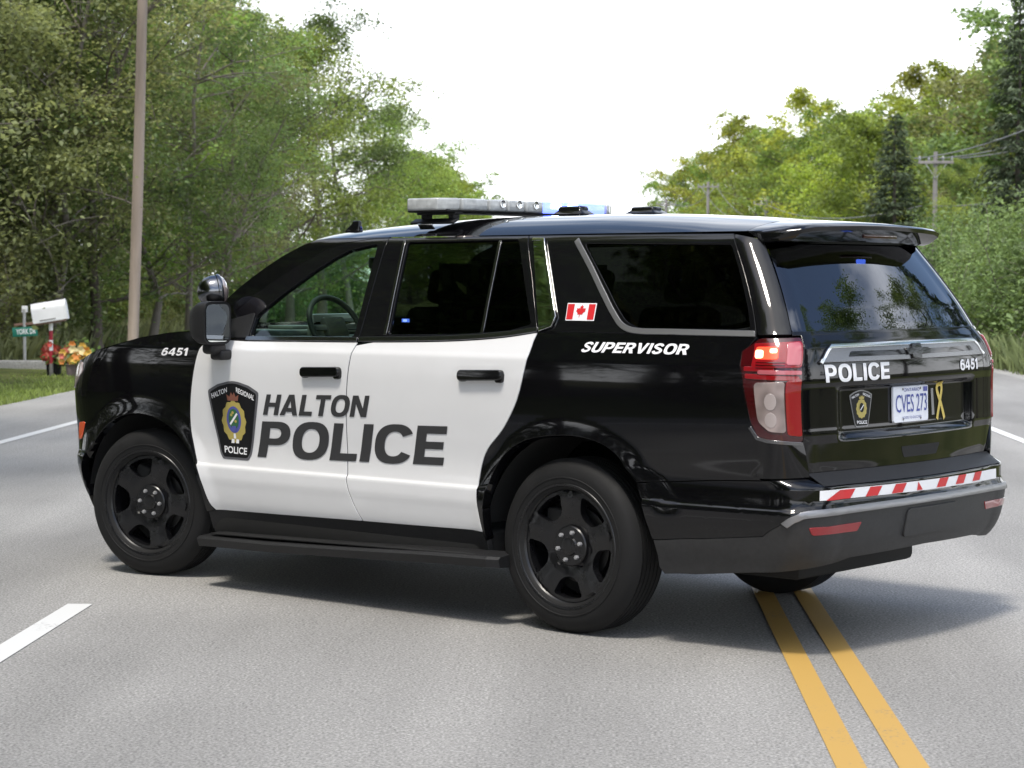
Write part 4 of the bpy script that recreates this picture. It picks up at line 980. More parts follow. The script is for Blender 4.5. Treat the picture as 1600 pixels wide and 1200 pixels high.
tag(meshobj('road', *(lambda L, Rr: ([(x, y, 0) for x, y in L] + [(x, y, 0) for x, y in Rr], [(i, len(L) + i, len(L) + i + 1, i + 1) for i in range(len(L) - 1)]))(wavy(-8.0, -60, 1200, 2.5, .10), wavy(7.05, -60, 1200, 2.5, .10)), MT['asphalt']), kind='structure')
tag(meshobj('gravel_shoulder', *(lambda L, Rr: ([(x, y, -.008) for x, y in L] + [(x, y, -.008) for x, y in Rr], [(i, len(L) + i, len(L) + i + 1, i + 1) for i in range(len(L) - 1)]))(wavy(-8.35, -60, 600, 1.3, .18), wavy(7.6, -60, 600, 1.3, .18)), MT['gravel']), kind='structure')
def verge(x0, x1, name):
    xs_ = np.linspace(x0, x1, 9); ysv = np.arange(-60, 400, 4.0); V = []; F = []
    for y in ysv:
        for i, x in enumerate(xs_):
            t = abs(x - x0) / abs(x1 - x0); V.append((x, y, -.02 + .10 * t + .10 * math.sin(y * .31 + x) * t + .05 * math.sin(x * 2.1 + y * .7) * t))
    for j in range(len(ysv) - 1):
        for i in range(8): q = j * 9 + i; F.append((q, q + 1, q + 10, q + 9))
    return tag(meshobj(name, V, F, MT['verge'], smooth=True), kind='structure')
verge(-8.15, -12.5, 'grass_verge'); verge(7.3, 14.0, 'grass_verge')
tag(box('concrete_kerb', (-11.75, 38.0, .06), (3.4, .35, .30), MT['gravel'], None, bevel=.03), kind='structure')
def line(name, x, y0, y1, w, mat, label=None):
    o = meshobj(name, [(x - w / 2, y0, .004), (x + w / 2, y0, .004), (x + w / 2, y1, .004), (x - w / 2, y1, .004)], [(0, 1, 2, 3)], mat); return tag(o, kind='structure')
line('centre_line', .841, -60, 900, .105, MT['road_yellow']); line('centre_line', 1.056, -60, 900, .105, MT['road_yellow'])
line('edge_line', -6.21, -60, 900, .13, MT['road_white']); line('edge_line', 4.31, -60, 900, .12, MT['road_white'])
for y0 in np.arange(7.75 - 36, 300, 9.0): line('lane_dash', -2.705, y0, y0 + 3.05, .13, MT['road_white'])
# ------------------------------------------------------------------ vegetation
def leafmat(name, col, trans=.35, var=.35, hue=.03):
    m = bpy.data.materials.new(name); m.use_nodes = True; t = m.node_tree; t.nodes.clear()
    geo = t.nodes.new('ShaderNodeNewGeometry'); oi = t.nodes.new('ShaderNodeObjectInfo')
    h = t.nodes.new('ShaderNodeHueSaturation'); h.inputs['Color'].default_value = (*col, 1)
    def mr_(src, lo, hi):
        r = t.nodes.new('ShaderNodeMapRange'); r.inputs[3].default_value = lo; r.inputs[4].default_value = hi; t.links.new(src, r.inputs[0]); return r.outputs[0]
    v1 = mr_(geo.outputs['Random Per Island'], 1 - var, 1 + var * 1.3); v2 = mr_(oi.outputs['Random'], .72, 1.30)
    mu = t.nodes.new('ShaderNodeMath'); mu.operation = 'MULTIPLY'; t.links.new(v1, mu.inputs[0]); t.links.new(v2, mu.inputs[1])
    co = t.nodes.new('ShaderNodeTexCoord'); no = t.nodes.new('ShaderNodeTexNoise'); no.inputs['Scale'].default_value = .9; no.inputs['Detail'].default_value = 2; t.links.new(co.outputs['Object'], no.inputs['Vector'])
    m3 = t.nodes.new('ShaderNodeMath'); m3.operation = 'MULTIPLY'; r3 = t.nodes.new('ShaderNodeMapRange'); r3.inputs[1].default_value = .3; r3.inputs[2].default_value = .7; r3.inputs[3].default_value = .72; r3.inputs[4].default_value = 1.32
    t.links.new(no.outputs['Fac'], r3.inputs[0]); t.links.new(mu.outputs[0], m3.inputs[0]); t.links.new(r3.outputs[0], m3.inputs[1]); t.links.new(m3.outputs[0], h.inputs['Value'])
    fr = t.nodes.new('ShaderNodeMath'); fr.operation = 'MULTIPLY'; fr.inputs[1].default_value = 7.31; t.links.new(oi.outputs['Random'], fr.inputs[0])
    f2 = t.nodes.new('ShaderNodeMath'); f2.operation = 'FRACT'; t.links.new(fr.outputs[0], f2.inputs[0])
    t.links.new(mr_(f2.outputs[0], .5 - hue * .25, .5 + hue), h.inputs['Hue'])
    d = t.nodes.new('ShaderNodeBsdfDiffuse'); tr = t.nodes.new('ShaderNodeBsdfTranslucent'); gl = t.nodes.new('ShaderNodeBsdfGlossy'); gl.inputs['Roughness'].default_value = .6
    gl.inputs[0].default_value = (.9, .95, 1, 1)
    t.links.new(h.outputs[0], d.inputs[0])
    h2 = t.nodes.new('ShaderNodeHueSaturation'); h2.inputs['Hue'].default_value = .485; h2.inputs['Saturation'].default_value = 1.1; h2.inputs['Value'].default_value = 1.3
    t.links.new(h.outputs[0], h2.inputs['Color']); t.links.new(h2.outputs[0], tr.inputs[0])
    mx = t.nodes.new('ShaderNodeMixShader'); mx.inputs[0].default_value = trans; t.links.new(d.outputs[0], mx.inputs[1]); t.links.new(tr.outputs[0], mx.inputs[2])
    m2 = t.nodes.new('ShaderNodeMixShader'); m2.inputs[0].default_value = .03; t.links.new(mx.outputs[0], m2.inputs[1]); t.links.new(gl.outputs[0], m2.inputs[2])
    o = t.nodes.new('ShaderNodeOutputMaterial'); t.links.new(m2.outputs[0], o.inputs[0]); return m
LM = {'left': leafmat('leaves_wood', (.160, .212, .066), .5), 'olive': leafmat('leaves_olive', (.198, .216, .084), .5, hue=.02), 'bright': leafmat('leaves_bright_green', (.205, .262, .060), .5),  # bright: a lighter green leaf colour
      'yellow': leafmat('leaves_yellow_green', (.290, .325, .060), .5), 'orange': leafmat('leaves_turning', (.26, .17, .06), .4), 'conifer': leafmat('needles', (.062, .085, .042), .12), 'shrub': leafmat('leaves_vine', (.150, .215, .068), .35),
      'grass': leafmat('grass_blades', (.150, .185, .075), .3), 'lawn': leafmat('verge_grass_blades', (.190, .225, .055), .3), 'dry': leafmat('dry_grass', (.16, .175, .075), .3)}
MT['bark'] = vary(principled('bark', (.115, .095, .078), .9), 4, .35, bump=.5, bump_scale=25, stretch=(1, 1, .2))
MT['bark_grey'] = vary(principled('grey_bark', (.20, .175, .150), .9), 4, .3, bump=.4, bump_scale=25, stretch=(1, 1, .2))
def tube_np(segs, n=5):
    """segs: list of polylines [(p, r), ...] -> verts, faces"""
    V = []; F = []
    ang = np.linspace(0, 2 * math.pi, n, endpoint=False)
    for pl in segs:
        pts = np.array([p for p, _ in pl]); rr = np.array([r for _, r in pl]); m = len(pts); b0 = len(V)
        d = np.gradient(pts, axis=0); d /= np.maximum(np.linalg.norm(d, axis=1, keepdims=True), 1e-9)
        ref = np.array([.31, .17, .93]) if abs(d[0, 2]) < .9 else np.array([1., .1, 0])
        a = np.cross(d, ref); a /= np.linalg.norm(a, axis=1, keepdims=True); b = np.cross(d, a)
        for i in range(m):
            for t in ang: V.append(pts[i] + (a[i] * math.cos(t) + b[i] * math.sin(t)) * rr[i])
        for i in range(m - 1):
            for k in range(n): F.append((b0 + i * n + k, b0 + i * n + (k + 1) % n, b0 + (i + 1) * n + (k + 1) % n, b0 + (i + 1) * n + k))
    return V, F
def leaves_mesh(name, C, size, rng, flat=.5, aspect=.62, droop=None, parts=2):
    """one folded diamond leaf at each centre of C"""
    n = len(C)
    d = rng.normal(size=(n, 3)); d[:, 2] = d[:, 2] * .5 - .25; d /= np.linalg.norm(d, axis=1, keepdims=True)
    if droop is not None: d = d * .45 + droop; d /= np.linalg.norm(d, axis=1, keepdims=True)
    up = rng.normal(size=(n, 3)) * flat + np.array([0, 0, 1.]); s = np.cross(d, up); s /= np.maximum(np.linalg.norm(s, axis=1, keepdims=True), 1e-6)
    nn = np.cross(s, d); L = (size * rng.uniform(.6, 1.35, n))[:, None]
    a = C; t = C + d * L; w = aspect * .5
    l = C + d * L * .45 + s * L * w + nn * L * .10; r = C + d * L * .45 - s * L * w + nn * L * .10
    V = np.stack([a, l, t, r], 1).reshape(-1, 3)
    me = bpy.data.meshes.new(name); me.vertices.add(4 * n); me.vertices.foreach_set('co', V.ravel().astype(np.float32))
    me.loops.add(6 * n); me.polygons.add(2 * n)
    b = np.arange(n) * 4; idx = np.stack([b, b + 1, b + 2, b, b + 2, b + 3], 1).ravel()
    me.loops.foreach_set('vertex_index', idx.astype(np.int32)); me.polygons.foreach_set('loop_start', (np.arange(2 * n) * 3).astype(np.int32))
    me.polygons.foreach_set('loop_total', np.full(2 * n, 3, np.int32)); me.update(calc_edges=True); return me
def mk(name, VF, mat):
    me = bpy.data.meshes.new(name); me.from_pydata([tuple(v) for v in VF[0]], [], VF[1]); me.polygons.foreach_set('use_smooth', [True] * len(me.polygons)); me.materials.append(mat); return me
def bend(p0, d, L, rng, r0, r1, n=5, wob=.12, rise=.15):
    pl = []; p = np.array(p0, float); d = np.array(d, float)
    for i in range(n):
        pl.append((p.copy(), r0 + (r1 - r0) * i / (n - 1)))
        d = d + rng.normal(size=3) * wob + np.array([0, 0, rise / n]); d /= np.linalg.norm(d); p = p + d * L / (n - 1)
    return pl
def broadleaf(seed, H, base, rad, nleaf, size, tr=.16, lean=(0, 0), nlimb=18, spread=.42, bare=0, ncl=130):
    rng = np.random.default_rng(seed)
    top = np.array([lean[0], lean[1], H * .86]); n = 9; trunk = []
    for i in range(n):
        t = i / (n - 1); p = np.array([lean[0] * t ** 1.5, lean[1] * t ** 1.5, H * .86 * t]) + rng.normal(size=3) * [.10, .10, 0] * (t > 0) * H / 12
        trunk.append((p, tr * (1 - .85 * t) * (1.35 if i == 0 else 1)))
    segs = [trunk]; C = []; wts = []
    for k in range(nlimb):
        f = base + (.97 - base) * (k + rng.uniform(0, 1)) / nlimb
        tp = np.array([np.interp(f * (n - 1), range(n), [p[j] for p, _ in trunk]) for j in range(3)])
        az = k * 2.399 + rng.uniform(-.5, .5); el = rng.uniform(.15, .6) + .6 * max(0, f - .6)
        g = (f - base) / (1 - base); Lr = rad * (.55 + .75 * math.sin(math.pi * min(1, .18 + .80 * g))) * rng.uniform(.7, 1.1) * (1 if f < .85 else .6)
        d = np.array([math.cos(az) * math.cos(el), math.sin(az) * math.cos(el), math.sin(el)])
        r0 = max(.018, tr * (1 - .8 * f) * .42); lb_ = bend(tp, d, Lr, rng, r0, r0 * .3, 6, .12, .25); segs.append(lb_)
        for j in range(5):
            q = lb_[1 + j % 5][0]; dd = d + rng.normal(size=3) * .7; dd[2] += .05; dd /= np.linalg.norm(dd)
            sb = bend(q, dd, Lr * rng.uniform(.25, .5), rng, r0 * .4, .006, 4, .2, .1); segs.append(sb)
            for p_, _ in sb[1:]: C.append(p_); wts.append(rng.uniform(.05, 1.0) ** 1.5 + .05)
        C.append(lb_[-1][0]); wts.append(1)
    for k in range(bare):
        az = rng.uniform(0, 6.28); f = rng.uniform(.12, .7)
        tp = np.array([np.interp(f * (n - 1), range(n), [p[j] for p, _ in trunk]) for j in range(3)])
        lb_ = bend(tp, (math.cos(az), math.sin(az), rng.uniform(.1, .9)), rng.uniform(1.5, 4), rng, .03, .008, 6, .16, .1); segs.append(lb_)
        for j in range(3): segs.append(bend(lb_[2 + j][0], rng.normal(size=3) + [math.cos(az), math.sin(az), .3], rng.uniform(.6, 1.6), rng, .012, .004, 4, .2))
    C = np.array(C); w = np.array(wts); w /= w.sum()
    m = min(len(C), ncl); keep = rng.choice(len(C), m, replace=False, p=w); C = C[keep] + rng.normal(size=(m, 3)) * .12
    cw = rng.uniform(.4, 1.6, m); cw /= cw.sum(); pick = rng.choice(m, nleaf, p=cw)
    tilt = rng.normal(size=(m, 2)) * .25; ra = rng.uniform(.75, 1.35, m)[pick]
    q = rng.normal(size=(nleaf, 3)) * np.array([spread, spread, spread * .34]) * ra[:, None]
    q[:, 2] += (q[:, :2] * tilt[pick]).sum(1) - .22 * (q[:, 0] ** 2 + q[:, 1] ** 2) / spread
    pos = C[pick] + q
    pos[:, 2] = np.maximum(pos[:, 2], .25)
    return mk('trunk', tube_np(segs, 6), MT['bark']), leaves_mesh('crown', pos, size, rng)
def conifer(seed, H, rad, nneedle, size):
    rng = np.random.default_rng(seed); segs = [[(np.array([0, 0, H * t]) + rng.normal(size=3) * [.03, .03, 0], .17 * (1 - t) + .01) for t in np.linspace(0, 1, 8)]]
    C = []; D = []; z = H * .06
    while z < H * .985:
        f = z / H; L = rad * (1 - f) ** .85 + .12
        for k in range(rng.integers(6, 9)):
            az = rng.uniform(0, 6.28); l = L * rng.uniform(.6, 1.12); d = np.array([math.cos(az), math.sin(az), rng.uniform(-.30, .05)])
            b = bend((0, 0, z), d, l, rng, .025 * (1 - f) + .006, .004, 5, .06, .12); segs.append(b)
            m = max(3, int(l * 12)); P_ = np.array([p for p, _ in b]); s_ = rng.uniform(.12, 1, m)
            for t in s_:
                q = np.array([np.interp(t * 4, range(5), P_[:, j]) for j in range(3)])
                side = np.cross(d, [0, 0, 1]) * rng.choice([-1, 1]); sw_ = rng.uniform(.0, .38) * l * (1.1 - t) * .8
                C.append(q + side * sw_ + [0, 0, -.10 * sw_]); D.append(side * .7 + d * .6 + [0, 0, -.45])
        z += H * .021 + .05
    C = np.array(C); D = np.array(D); i = rng.choice(len(C), nneedle); pos = C[i] + rng.normal(size=(nneedle, 3)) * .09
    return mk('trunk', tube_np(segs, 5), MT['bark']), leaves_mesh('crown', pos, size, rng, .6, .30, D[i])
def bush(seed, H, rad, nleaf, size, stems=14):
    rng = np.random.default_rng(seed); segs = []; C = []
    for k in range(stems):
        az = rng.uniform(0, 6.28); el = rng.uniform(.6, 1.5); d = (math.cos(az) * math.cos(el), math.sin(az) * math.cos(el), math.sin(el))
        b = bend((rng.normal() * rad * .35, rng.normal() * rad * .35, 0), d, H * rng.uniform(.6, 1.1), rng, .022, .005, 6, .14, 0); segs.append(b)
        for p, _ in b[1:]: C.append(p)
        for j in range(3):
            s_ = bend(b[2 + j][0], rng.normal(size=3) + [0, 0, .3], H * .35, rng, .01, .003, 4, .2); segs.append(s_)
            for p, _ in s_[1:]: C.append(p)
    C = np.array(C); pos = C[rng.choice(len(C), nleaf)] + rng.normal(size=(nleaf, 3)) * rad * .16; pos[:, 2] = np.abs(pos[:, 2])
    return mk('stems', tube_np(segs, 5), MT['bark_grey']), leaves_mesh('foliage', pos, size, rng)
PROTO = {
    'leafy1': broadleaf(11, 13, .16, 3.0, 26000, .115, .17, (.6, .3)), 'leafy2': broadleaf(12, 11, .10, 3.2, 26000, .11, .15, (-.5, .2), 20),
    'leafy3': broadleaf(13, 15, .22, 3.4, 24000, .13, .19, (.2, -.6), 20), 'slim1': broadleaf(14, 11, .12, 1.9, 11000, .11, .10, (1.4, .4), 15, .36, 14, 75),
    'slim2': broadleaf(15, 12, .18, 2.1, 10000, .11, .11, (-1.6, .3), 14, .38, 18, 70), 'lean': broadleaf(16, 11, .34, 2.2, 8000, .11, .115, (4.2, .6), 12, .40, 12, 50),
    'far1': broadleaf(17, 15, .10, 3.8, 14000, .26, .18, (.3, .2), 20, .52, 0, 95), 'far2': broadleaf(18, 14, .08, 4.2, 14000, .26, .18, (-.4, .1), 20, .55, 0, 95), 'far3': broadleaf(19, 17, .12, 3.6, 14000, .26, .2, (.2, .4), 20, .50, 0, 100),
    'fir1': conifer(21, 15, 2.7, 15000, .26), 'fir2': conifer(22, 17, 2.4, 15000, .26),
    'bush1': bush(31, 2.4, 1.2, 9000, .10), 'bush2': bush(32, 3.0, 1.5, 11000, .10), 'bush3': bush(33, 1.5, 1.1, 4000, .11),
}
KADJ = dict(leafy1='rounded leafy tree', leafy2='broad low branched tree', leafy3='tall full crowned tree', slim1='slim tree with bare limbs', slim2='slim open crowned tree', lean='leaning tree', far1='bushy tree', far2='wide bushy tree', far3='tall bushy tree', fir1='fir', fir2='narrow fir', bush1='shrub', bush2='tall shrub', bush3='low spreading shrub')
MADJ = dict(left='mid green', olive='olive green', bright='bright green', yellow='yellow green', orange='orange tinged', conifer='dark', shrub='pale green')
def plant(kind, x, y, sc, lm, rz, label, cat, group, z=-.03, name=None, bark=None, sz=None):
    tm, lmsh = PROTO[kind]
    if '%' in label: label = label % (MADJ[lm] + ' ' + KADJ[kind])
    if kind.startswith('slim') and not bark: bark = 'bark_grey'
    conif = kind.startswith('fir'); bu = kind.startswith('bush')
    root = empty(name or ('conifer_tree' if conif else 'shrub' if bu else 'broadleaf_tree'), (x, y, z), rz, label, cat, group)
    root.scale = (sc * (sz or 1), sc * (sz or 1), sc)
    a = bpy.data.objects.new('stem' if bu else 'trunk', tm); link(a, root)
    if bark: a.material_slots[0].link = 'OBJECT'; a.material_slots[0].material = MT[bark]
    b = bpy.data.objects.new('foliage' if bu else 'crown', lmsh); link(b, root)
    if not lmsh.materials: lmsh.materials.append(LM['left'])
    b.material_slots[0].link = 'OBJECT'; b.material_slots[0].material = LM[lm]
    return root
rs = random.Random(7)
def at(px, Y):   # world x on the ground for a column of the photograph at distance Y
    return (px - 948.0) / 3330.5 * Y
GL = 'trees of the wood left of the road'; GR = 'trees on the slope right of the road'
LL = '%s deep in the dense wood left of the road'
# left wood, front row then rows behind it
FL = ['standing at the far left edge of the picture', 'directly behind the street sign', 'directly behind the white mailbox', 'just left of the brown utility pole', 'just right of the brown utility pole', 'behind the spot lamp and door mirror', 'above the windscreen pillar of the vehicle', 'above the front door window',
      'above the front edge of the roof', 'left of the light bar above the roof', 'just left of where the light bar ends', 'behind the near end of the light bar', 'nearest the open sky at the end of the left wood']
front = [(-40, 44, 'leafy2', .95, 'olive'), (25, 46, 'slim1', 1.0, 'left'), (95, 45, 'slim2', 1.0, 'olive'), (165, 47, 'leafy2', .9, 'left'), (250, 50, 'slim1', 1.05, 'bright'), (310, 53, 'slim2', .95, 'olive'),
         (365, 56, 'leafy1', .82, 'left'), (420, 62, 'slim1', 1.0, 'olive'), (465, 68, 'leafy2', 1.0, 'bright'), (515, 74, 'leafy1', .95, 'left'), (560, 84, 'slim2', 1.1, 'bright'), (595, 94, 'leafy2', .98, 'bright'), (622, 106, 'leafy1', .86, 'bright')]
for (px, Y, k, s, m), where in zip(front, FL):
    plant(k, at(px, Y) - .3, Y, s, m, rs.uniform(0, 6.28), '%s ' + where, 'tree', GL)
plant('lean', at(14, 45), 45, 1.0, 'olive', R(10), 'leaning tree with bare brown trunk bending right above the mailbox', 'tree', GL)
plant('lean', at(318, 50), 50, .62, 'left', R(-35), 'thin leaning pale tree behind the spot lamp of the police car', 'tree', GL, bark='bark_grey')
for row, (dx, n) in enumerate(((5, 14), (10, 13), (16, 11), (24, 9))):
    for i in range(n):
        Y = 38 + i * (70 + row * 12) / n + rs.uniform(-2, 2); x = -11.5 - dx - (Y - 40) * .0 + rs.uniform(-1.5, 1.5)
        plant(rs.choice(['leafy1', 'leafy3', 'leafy2', 'slim1']), x, Y, rs.uniform(.85, 1.15), rs.choice(['left', 'olive', 'left', 'bright']), rs.uniform(0, 6.28), LL, 'tree', GL)
for px, Y, s in ((640, 150, .80), (672, 165, .88), (700, 180, .86), (722, 200, .82), (742, 215, .74), (690, 210, .95), (655, 190, .95)):
    plant(rs.choice(['far1', 'far2']), at(px, Y), Y, s, rs.choice(['yellow', 'bright']), rs.uniform(0, 6.28), 'small %s far down the left side of the road', 'tree', 'far trees left of the road')
# undergrowth on the left
for i in range(34):
    Y = 37 + i * 2.0; x = -12.2 - rs.uniform(0, 2.2) - max(0, (45 - Y)) * .06
    plant(rs.choice(['bush1', 'bush2', 'bush3']), x, Y + rs.uniform(-1, 1), rs.uniform(.7, 1.15), rs.choice(['olive', 'left', 'shrub']), rs.uniform(0, 6.28), '%s at the foot of the wood left of the road', 'shrub', 'shrubs under the left wood')
# right slope
LR = '%s in the back rows right of the road'
FR = ['at the lower left end of the right slope', 'behind the leftmost thin pole', 'behind the pole with sloping wires', 'just right of the pole with sloping wires', 'above the quarter window', 'behind the middle thin pole', 'just right of the middle thin pole', 'above the tailgate hinge',
      'above the left end of the rear spoiler', 'above the middle of the rear spoiler', 'just left of the tall conifer', 'partly behind the tall conifer', 'just right of the tall conifer', 'behind the crossarm pole', 'right of the crossarm pole', 'above the hedge left of the darkest conifer', 'beside the darkest conifer', 'at the right edge of the picture', 'just past the right picture edge']
right = [(1022, 330, 1.05, 'bright'), (1055, 300, 1.28, 'bright'), (1090, 270, 1.30, 'yellow'), (1120, 240, 1.25, 'bright'), (1150, 220, 1.2, 'yellow'), (1180, 190, 1.05, 'bright'), (1210, 175, 1.08, 'yellow'), (1240, 160, 1.0, 'bright'),
         (1275, 150, .98, 'yellow'), (1305, 140, .95, 'bright'), (1335, 132, .90, 'yellow'), (1360, 118, .80, 'bright'), (1420, 122, .88, 'yellow'), (1450, 130, .95, 'yellow'), (1485, 112, .86, 'yellow'), (1520, 104, .9, 'bright'), (1555, 98, .95, 'olive'), (1600, 92, .9, 'left'), (1640, 90, 1.0, 'left')]
for (px, Y, s, m), where in zip(right, FR):
    plant(rs.choice(['far1', 'far2', 'far3']), at(px, Y), Y, s, m, rs.uniform(0, 6.28), '%s ' + where, 'tree', GR)
    plant(rs.choice(['far1', 'far2', 'far3']), at(px + rs.uniform(-8, 14), Y) + 5, Y + 14, s * .95, rs.choice(['yellow', 'bright', 'bright']), rs.uniform(0, 6.28), LR, 'tree', GR)
for px, Y, s, m in ((1165, 130, .40, 'bright'), (1210, 115, .40, 'yellow'), (1250, 105, .42, 'bright'), (1290, 98, .42, 'yellow'), (1325, 92, .40, 'orange'), (1438, 96, .46, 'yellow'), (1492, 84, .48, 'yellow'), (1525, 76, .50, 'bright'), (1120, 160, .42, 'bright'), (1080, 200, .45, 'bright'), (1050, 240, .45, 'yellow')):
    plant(rs.choice(['leafy1', 'leafy2']), at(px, Y), Y, s, m, rs.uniform(0, 6.28), 'low %s at the front of the right slope', 'tree', 'low trees on the right slope')
plant('fir1', at(1393, 84), 84, .545, 'conifer', .4, 'tall dark conifer standing among yellow trees right of the road', 'conifer', 'conifers right of the road', sz=1.55)
plant('fir2', at(1582, 66), 66, .62, 'conifer', 1.4, 'darkest conifer at the right edge of the picture above the hedge', 'conifer', 'conifers right of the road', sz=1.3)
plant('fir2', at(1625, 82), 82, .8, 'conifer', 2.4, 'dark conifer just beyond the right edge of the picture', 'conifer', 'conifers right of the road')
for px, Y, s in ((1290, 190, .92), (1368, 170, .92), (1440, 160, .92), (1515, 120, .82)):
    plant('fir1' if px != 1368 else 'fir2', at(px, Y), Y, s, 'conifer', rs.uniform(0, 6), 'slender dark conifer top rising behind the right slope trees', 'conifer', 'conifer tops behind the right slope')
for i in range(16):
    x = (-1) ** i * rs.uniform(13, 70); plant(rs.choice(['far1', 'far2', 'far3']), x, rs.uniform(520, 640), rs.uniform(.6, .8), rs.choice(['bright', 'olive', 'left']), rs.uniform(0, 6.28), '%s at the far end of the road', 'tree', 'trees at the far end of the road')
# vine covered hedge of shrubs on the right
for i in range(26):
    Y = 40 + i * 1.35; px = 1655 - i * 7.5
    plant(rs.choice(['bush1', 'bush2']), max(9.2, at(px, Y)) + rs.uniform(-.4, .8), Y, rs.uniform(.85, 1.15), 'shrub', rs.uniform(0, 6.28), '%s in the vine covered hedge right of the road', 'shrub', 'hedge shrubs right of the road')
# trees beside and behind the camera, mirrored in the paintwork and glass
for i in range(12):
    Y = -26 + i * 5.6; plant(rs.choice(['leafy1', 'leafy3', 'leafy2']), -13.5 + rs.uniform(-1.5, 1.5), Y, rs.uniform(.9, 1.1), rs.choice(['left', 'olive']), rs.uniform(0, 6.28), LL, 'tree', GL)
    if Y < 17: plant('leafy3', -11.6 + rs.uniform(-.8, .8), Y + 2.8, rs.uniform(1.25, 1.4), rs.choice(['left', 'olive']), rs.uniform(0, 6.28), LL, 'tree', GL)  # tall unseen rows, added oversized to keep bright sky out of window reflections
    if Y < 17:
        plant('leafy1', -21 + rs.uniform(-1, 1), Y, 1.75, 'left', rs.uniform(0, 6.28), LL, 'tree', GL); plant('leafy3', -14.2 + rs.uniform(-.8, .8), Y - .5, 1.4, 'olive', rs.uniform(0, 6.28), LL, 'tree', GL)
    if Y < 17: plant('leafy2', -16.5 + rs.uniform(-.8, .8), Y + 1.4, rs.uniform(1.4, 1.6), 'left', rs.uniform(0, 6.28), LL, 'tree', GL)
    if Y < 24: plant('bush2', -11.8 + rs.uniform(-.6, .6), Y + 2, rs.uniform(.9, 1.2), 'olive', rs.uniform(0, 6.28), '%s at the foot of the wood left of the road', 'shrub', 'shrubs under the left wood')
for i, (x, Y, k, s) in enumerate(((14, 8, 'fir1', .9), (16, 15, 'leafy3', .9), (15, 21, 'leafy1', .9), (17, 28, 'fir2', .9), (14, -2, 'leafy3', .8), (16, -12, 'leafy1', .9), (15, -22, 'leafy3', .9), (16, 36, 'leafy1', .9))):
    plant(k, x, Y, s, 'conifer' if k[0] == 'f' else 'left', rs.uniform(0, 6), 'dark conifer reflected in the rear window' if k[0] == 'f' else LR, 'conifer' if k[0] == 'f' else 'tree', GR)
# ------------------------------------------------------------------ grass as stuff
def grass(name, n, fx, h0, h1, lm, seed, w=.016):
    rng = np.random.default_rng(seed); x, y, hs = fx(rng, n); n = len(x)
    base = np.stack([x, y, np.full(n, -.02)], 1); az = rng.uniform(0, 6.28, n); s = np.stack([np.cos(az), np.sin(az), np.zeros(n)], 1) * w
    h = rng.uniform(h0, h1, n) * hs; ln = rng.normal(size=(n, 3)) * .28 * h[:, None]; ln[:, 2] = 0
    V = np.stack([base - s, base + s, base + s * .6 + ln * .35 + np.stack([0 * h, 0 * h, h * .6], 1), base + ln + np.stack([0 * h, 0 * h, h], 1)], 1).reshape(-1, 3)
    me = bpy.data.meshes.new(name); b = np.arange(n) * 4; me.vertices.add(4 * n); me.vertices.foreach_set('co', V.ravel().astype(np.float32))
    me.loops.add(6 * n); me.polygons.add(2 * n); me.loops.foreach_set('vertex_index', np.stack([b, b + 1, b + 2, b, b + 2, b + 3], 1).ravel().astype(np.int32))
    me.polygons.foreach_set('loop_start', (np.arange(2 * n) * 3).astype(np.int32)); me.polygons.foreach_set('loop_total', np.full(2 * n, 3, np.int32)); me.update(calc_edges=True)
    me.materials.append(LM[lm]); return tag(link(bpy.data.objects.new(name, me)), {'lawn': 'short bright green grass on the left verge', 'grass': 'tall green grass along the right verge', 'dry': 'dry wild grass in front of the left wood'}[lm], 'grass', kind='stuff')
grass('verge_grass', 42000, lambda r, n: (-8.05 - np.abs(r.normal(size=n)) ** 1.2 * 1.3, 22 + r.uniform(0, 1, n) ** 1.3 * 45, np.ones(n)), .03, .11, 'lawn', 1)
grass('wild_grass', 9000, lambda r, n: (-11.3 - r.uniform(0, 1, n) * 2.4, 30 + r.uniform(0, 1, n) * 30, np.ones(n)), .20, .75, 'dry', 2)
grass('tall_grass', 46000, lambda r, n: (7.25 + r.uniform(0, 1, n) ** .8 * 4.2, 24 + r.uniform(0, 1, n) ** 1.2 * 45, np.ones(n)), .15, .75, 'grass', 3)
# ------------------------------------------------------------------ utility poles and wires
MT['pole'] = vary(principled('pole_wood', (.30, .245, .20), .9), 3, .5, bump=.4, bump_scale=30, stretch=(1, 1, .08))
MT['pole_grey'] = vary(principled('grey_pole_wood', (.26, .24, .23), .85), 3, .2, bump=.3, bump_scale=30, stretch=(1, 1, .08))
MT['wire'] = principled('wire', (.16, .16, .16), .6); MT['insul'] = principled('insulator', (.35, .36, .38), .3)
def upole(x, y, h, r, mat, label, lean=0., arm=None, wid=2.4):
    t = empty('utility_pole', (x, y, 0), 0, label, 'utility pole', 'utility poles')
    t.rotation_euler = (0, lean, 0)
    tube('pole', [(0, 0, -.3), (.01, 0, h * .3), (-.01, 0, h * .65), (0, 0, h)], [r, r * .96, r * .86, r * .75], mat, t, 14)
    if arm:
        box('crossarm', (0, -r * .9, arm), (wid, .09, .11), mat, t)
        for q in (-.46, -.2, .2, .46):
            o = lathe('insulator', [(.015, 0), (.04, .03), (.055, .08), (.03, .11), (.045, .14), (.02, .18)], MT['insul'], t, 12, 'Z', caps=True); o.location = (q * wid, -r * .9, arm + .05)
        for sx in (-1, 1): tube('arm_brace', [(0, -r, arm - .6), (sx * wid * .3, -r * 1.1, arm - .05)], .018, MT['insul'], t, 6)
    return t
upole(at(200, 39.5), 39.5, 12, .105, MT['pole'], 'brown wooden utility pole in front of the left wood', R(2.2), 12.2)
PR = [(at(1455, 80), 80, 6.4), (at(1195, 150), 150, 7.2), (at(1105, 161), 161, 8.8), (at(1040, 193), 193, 8.6)]
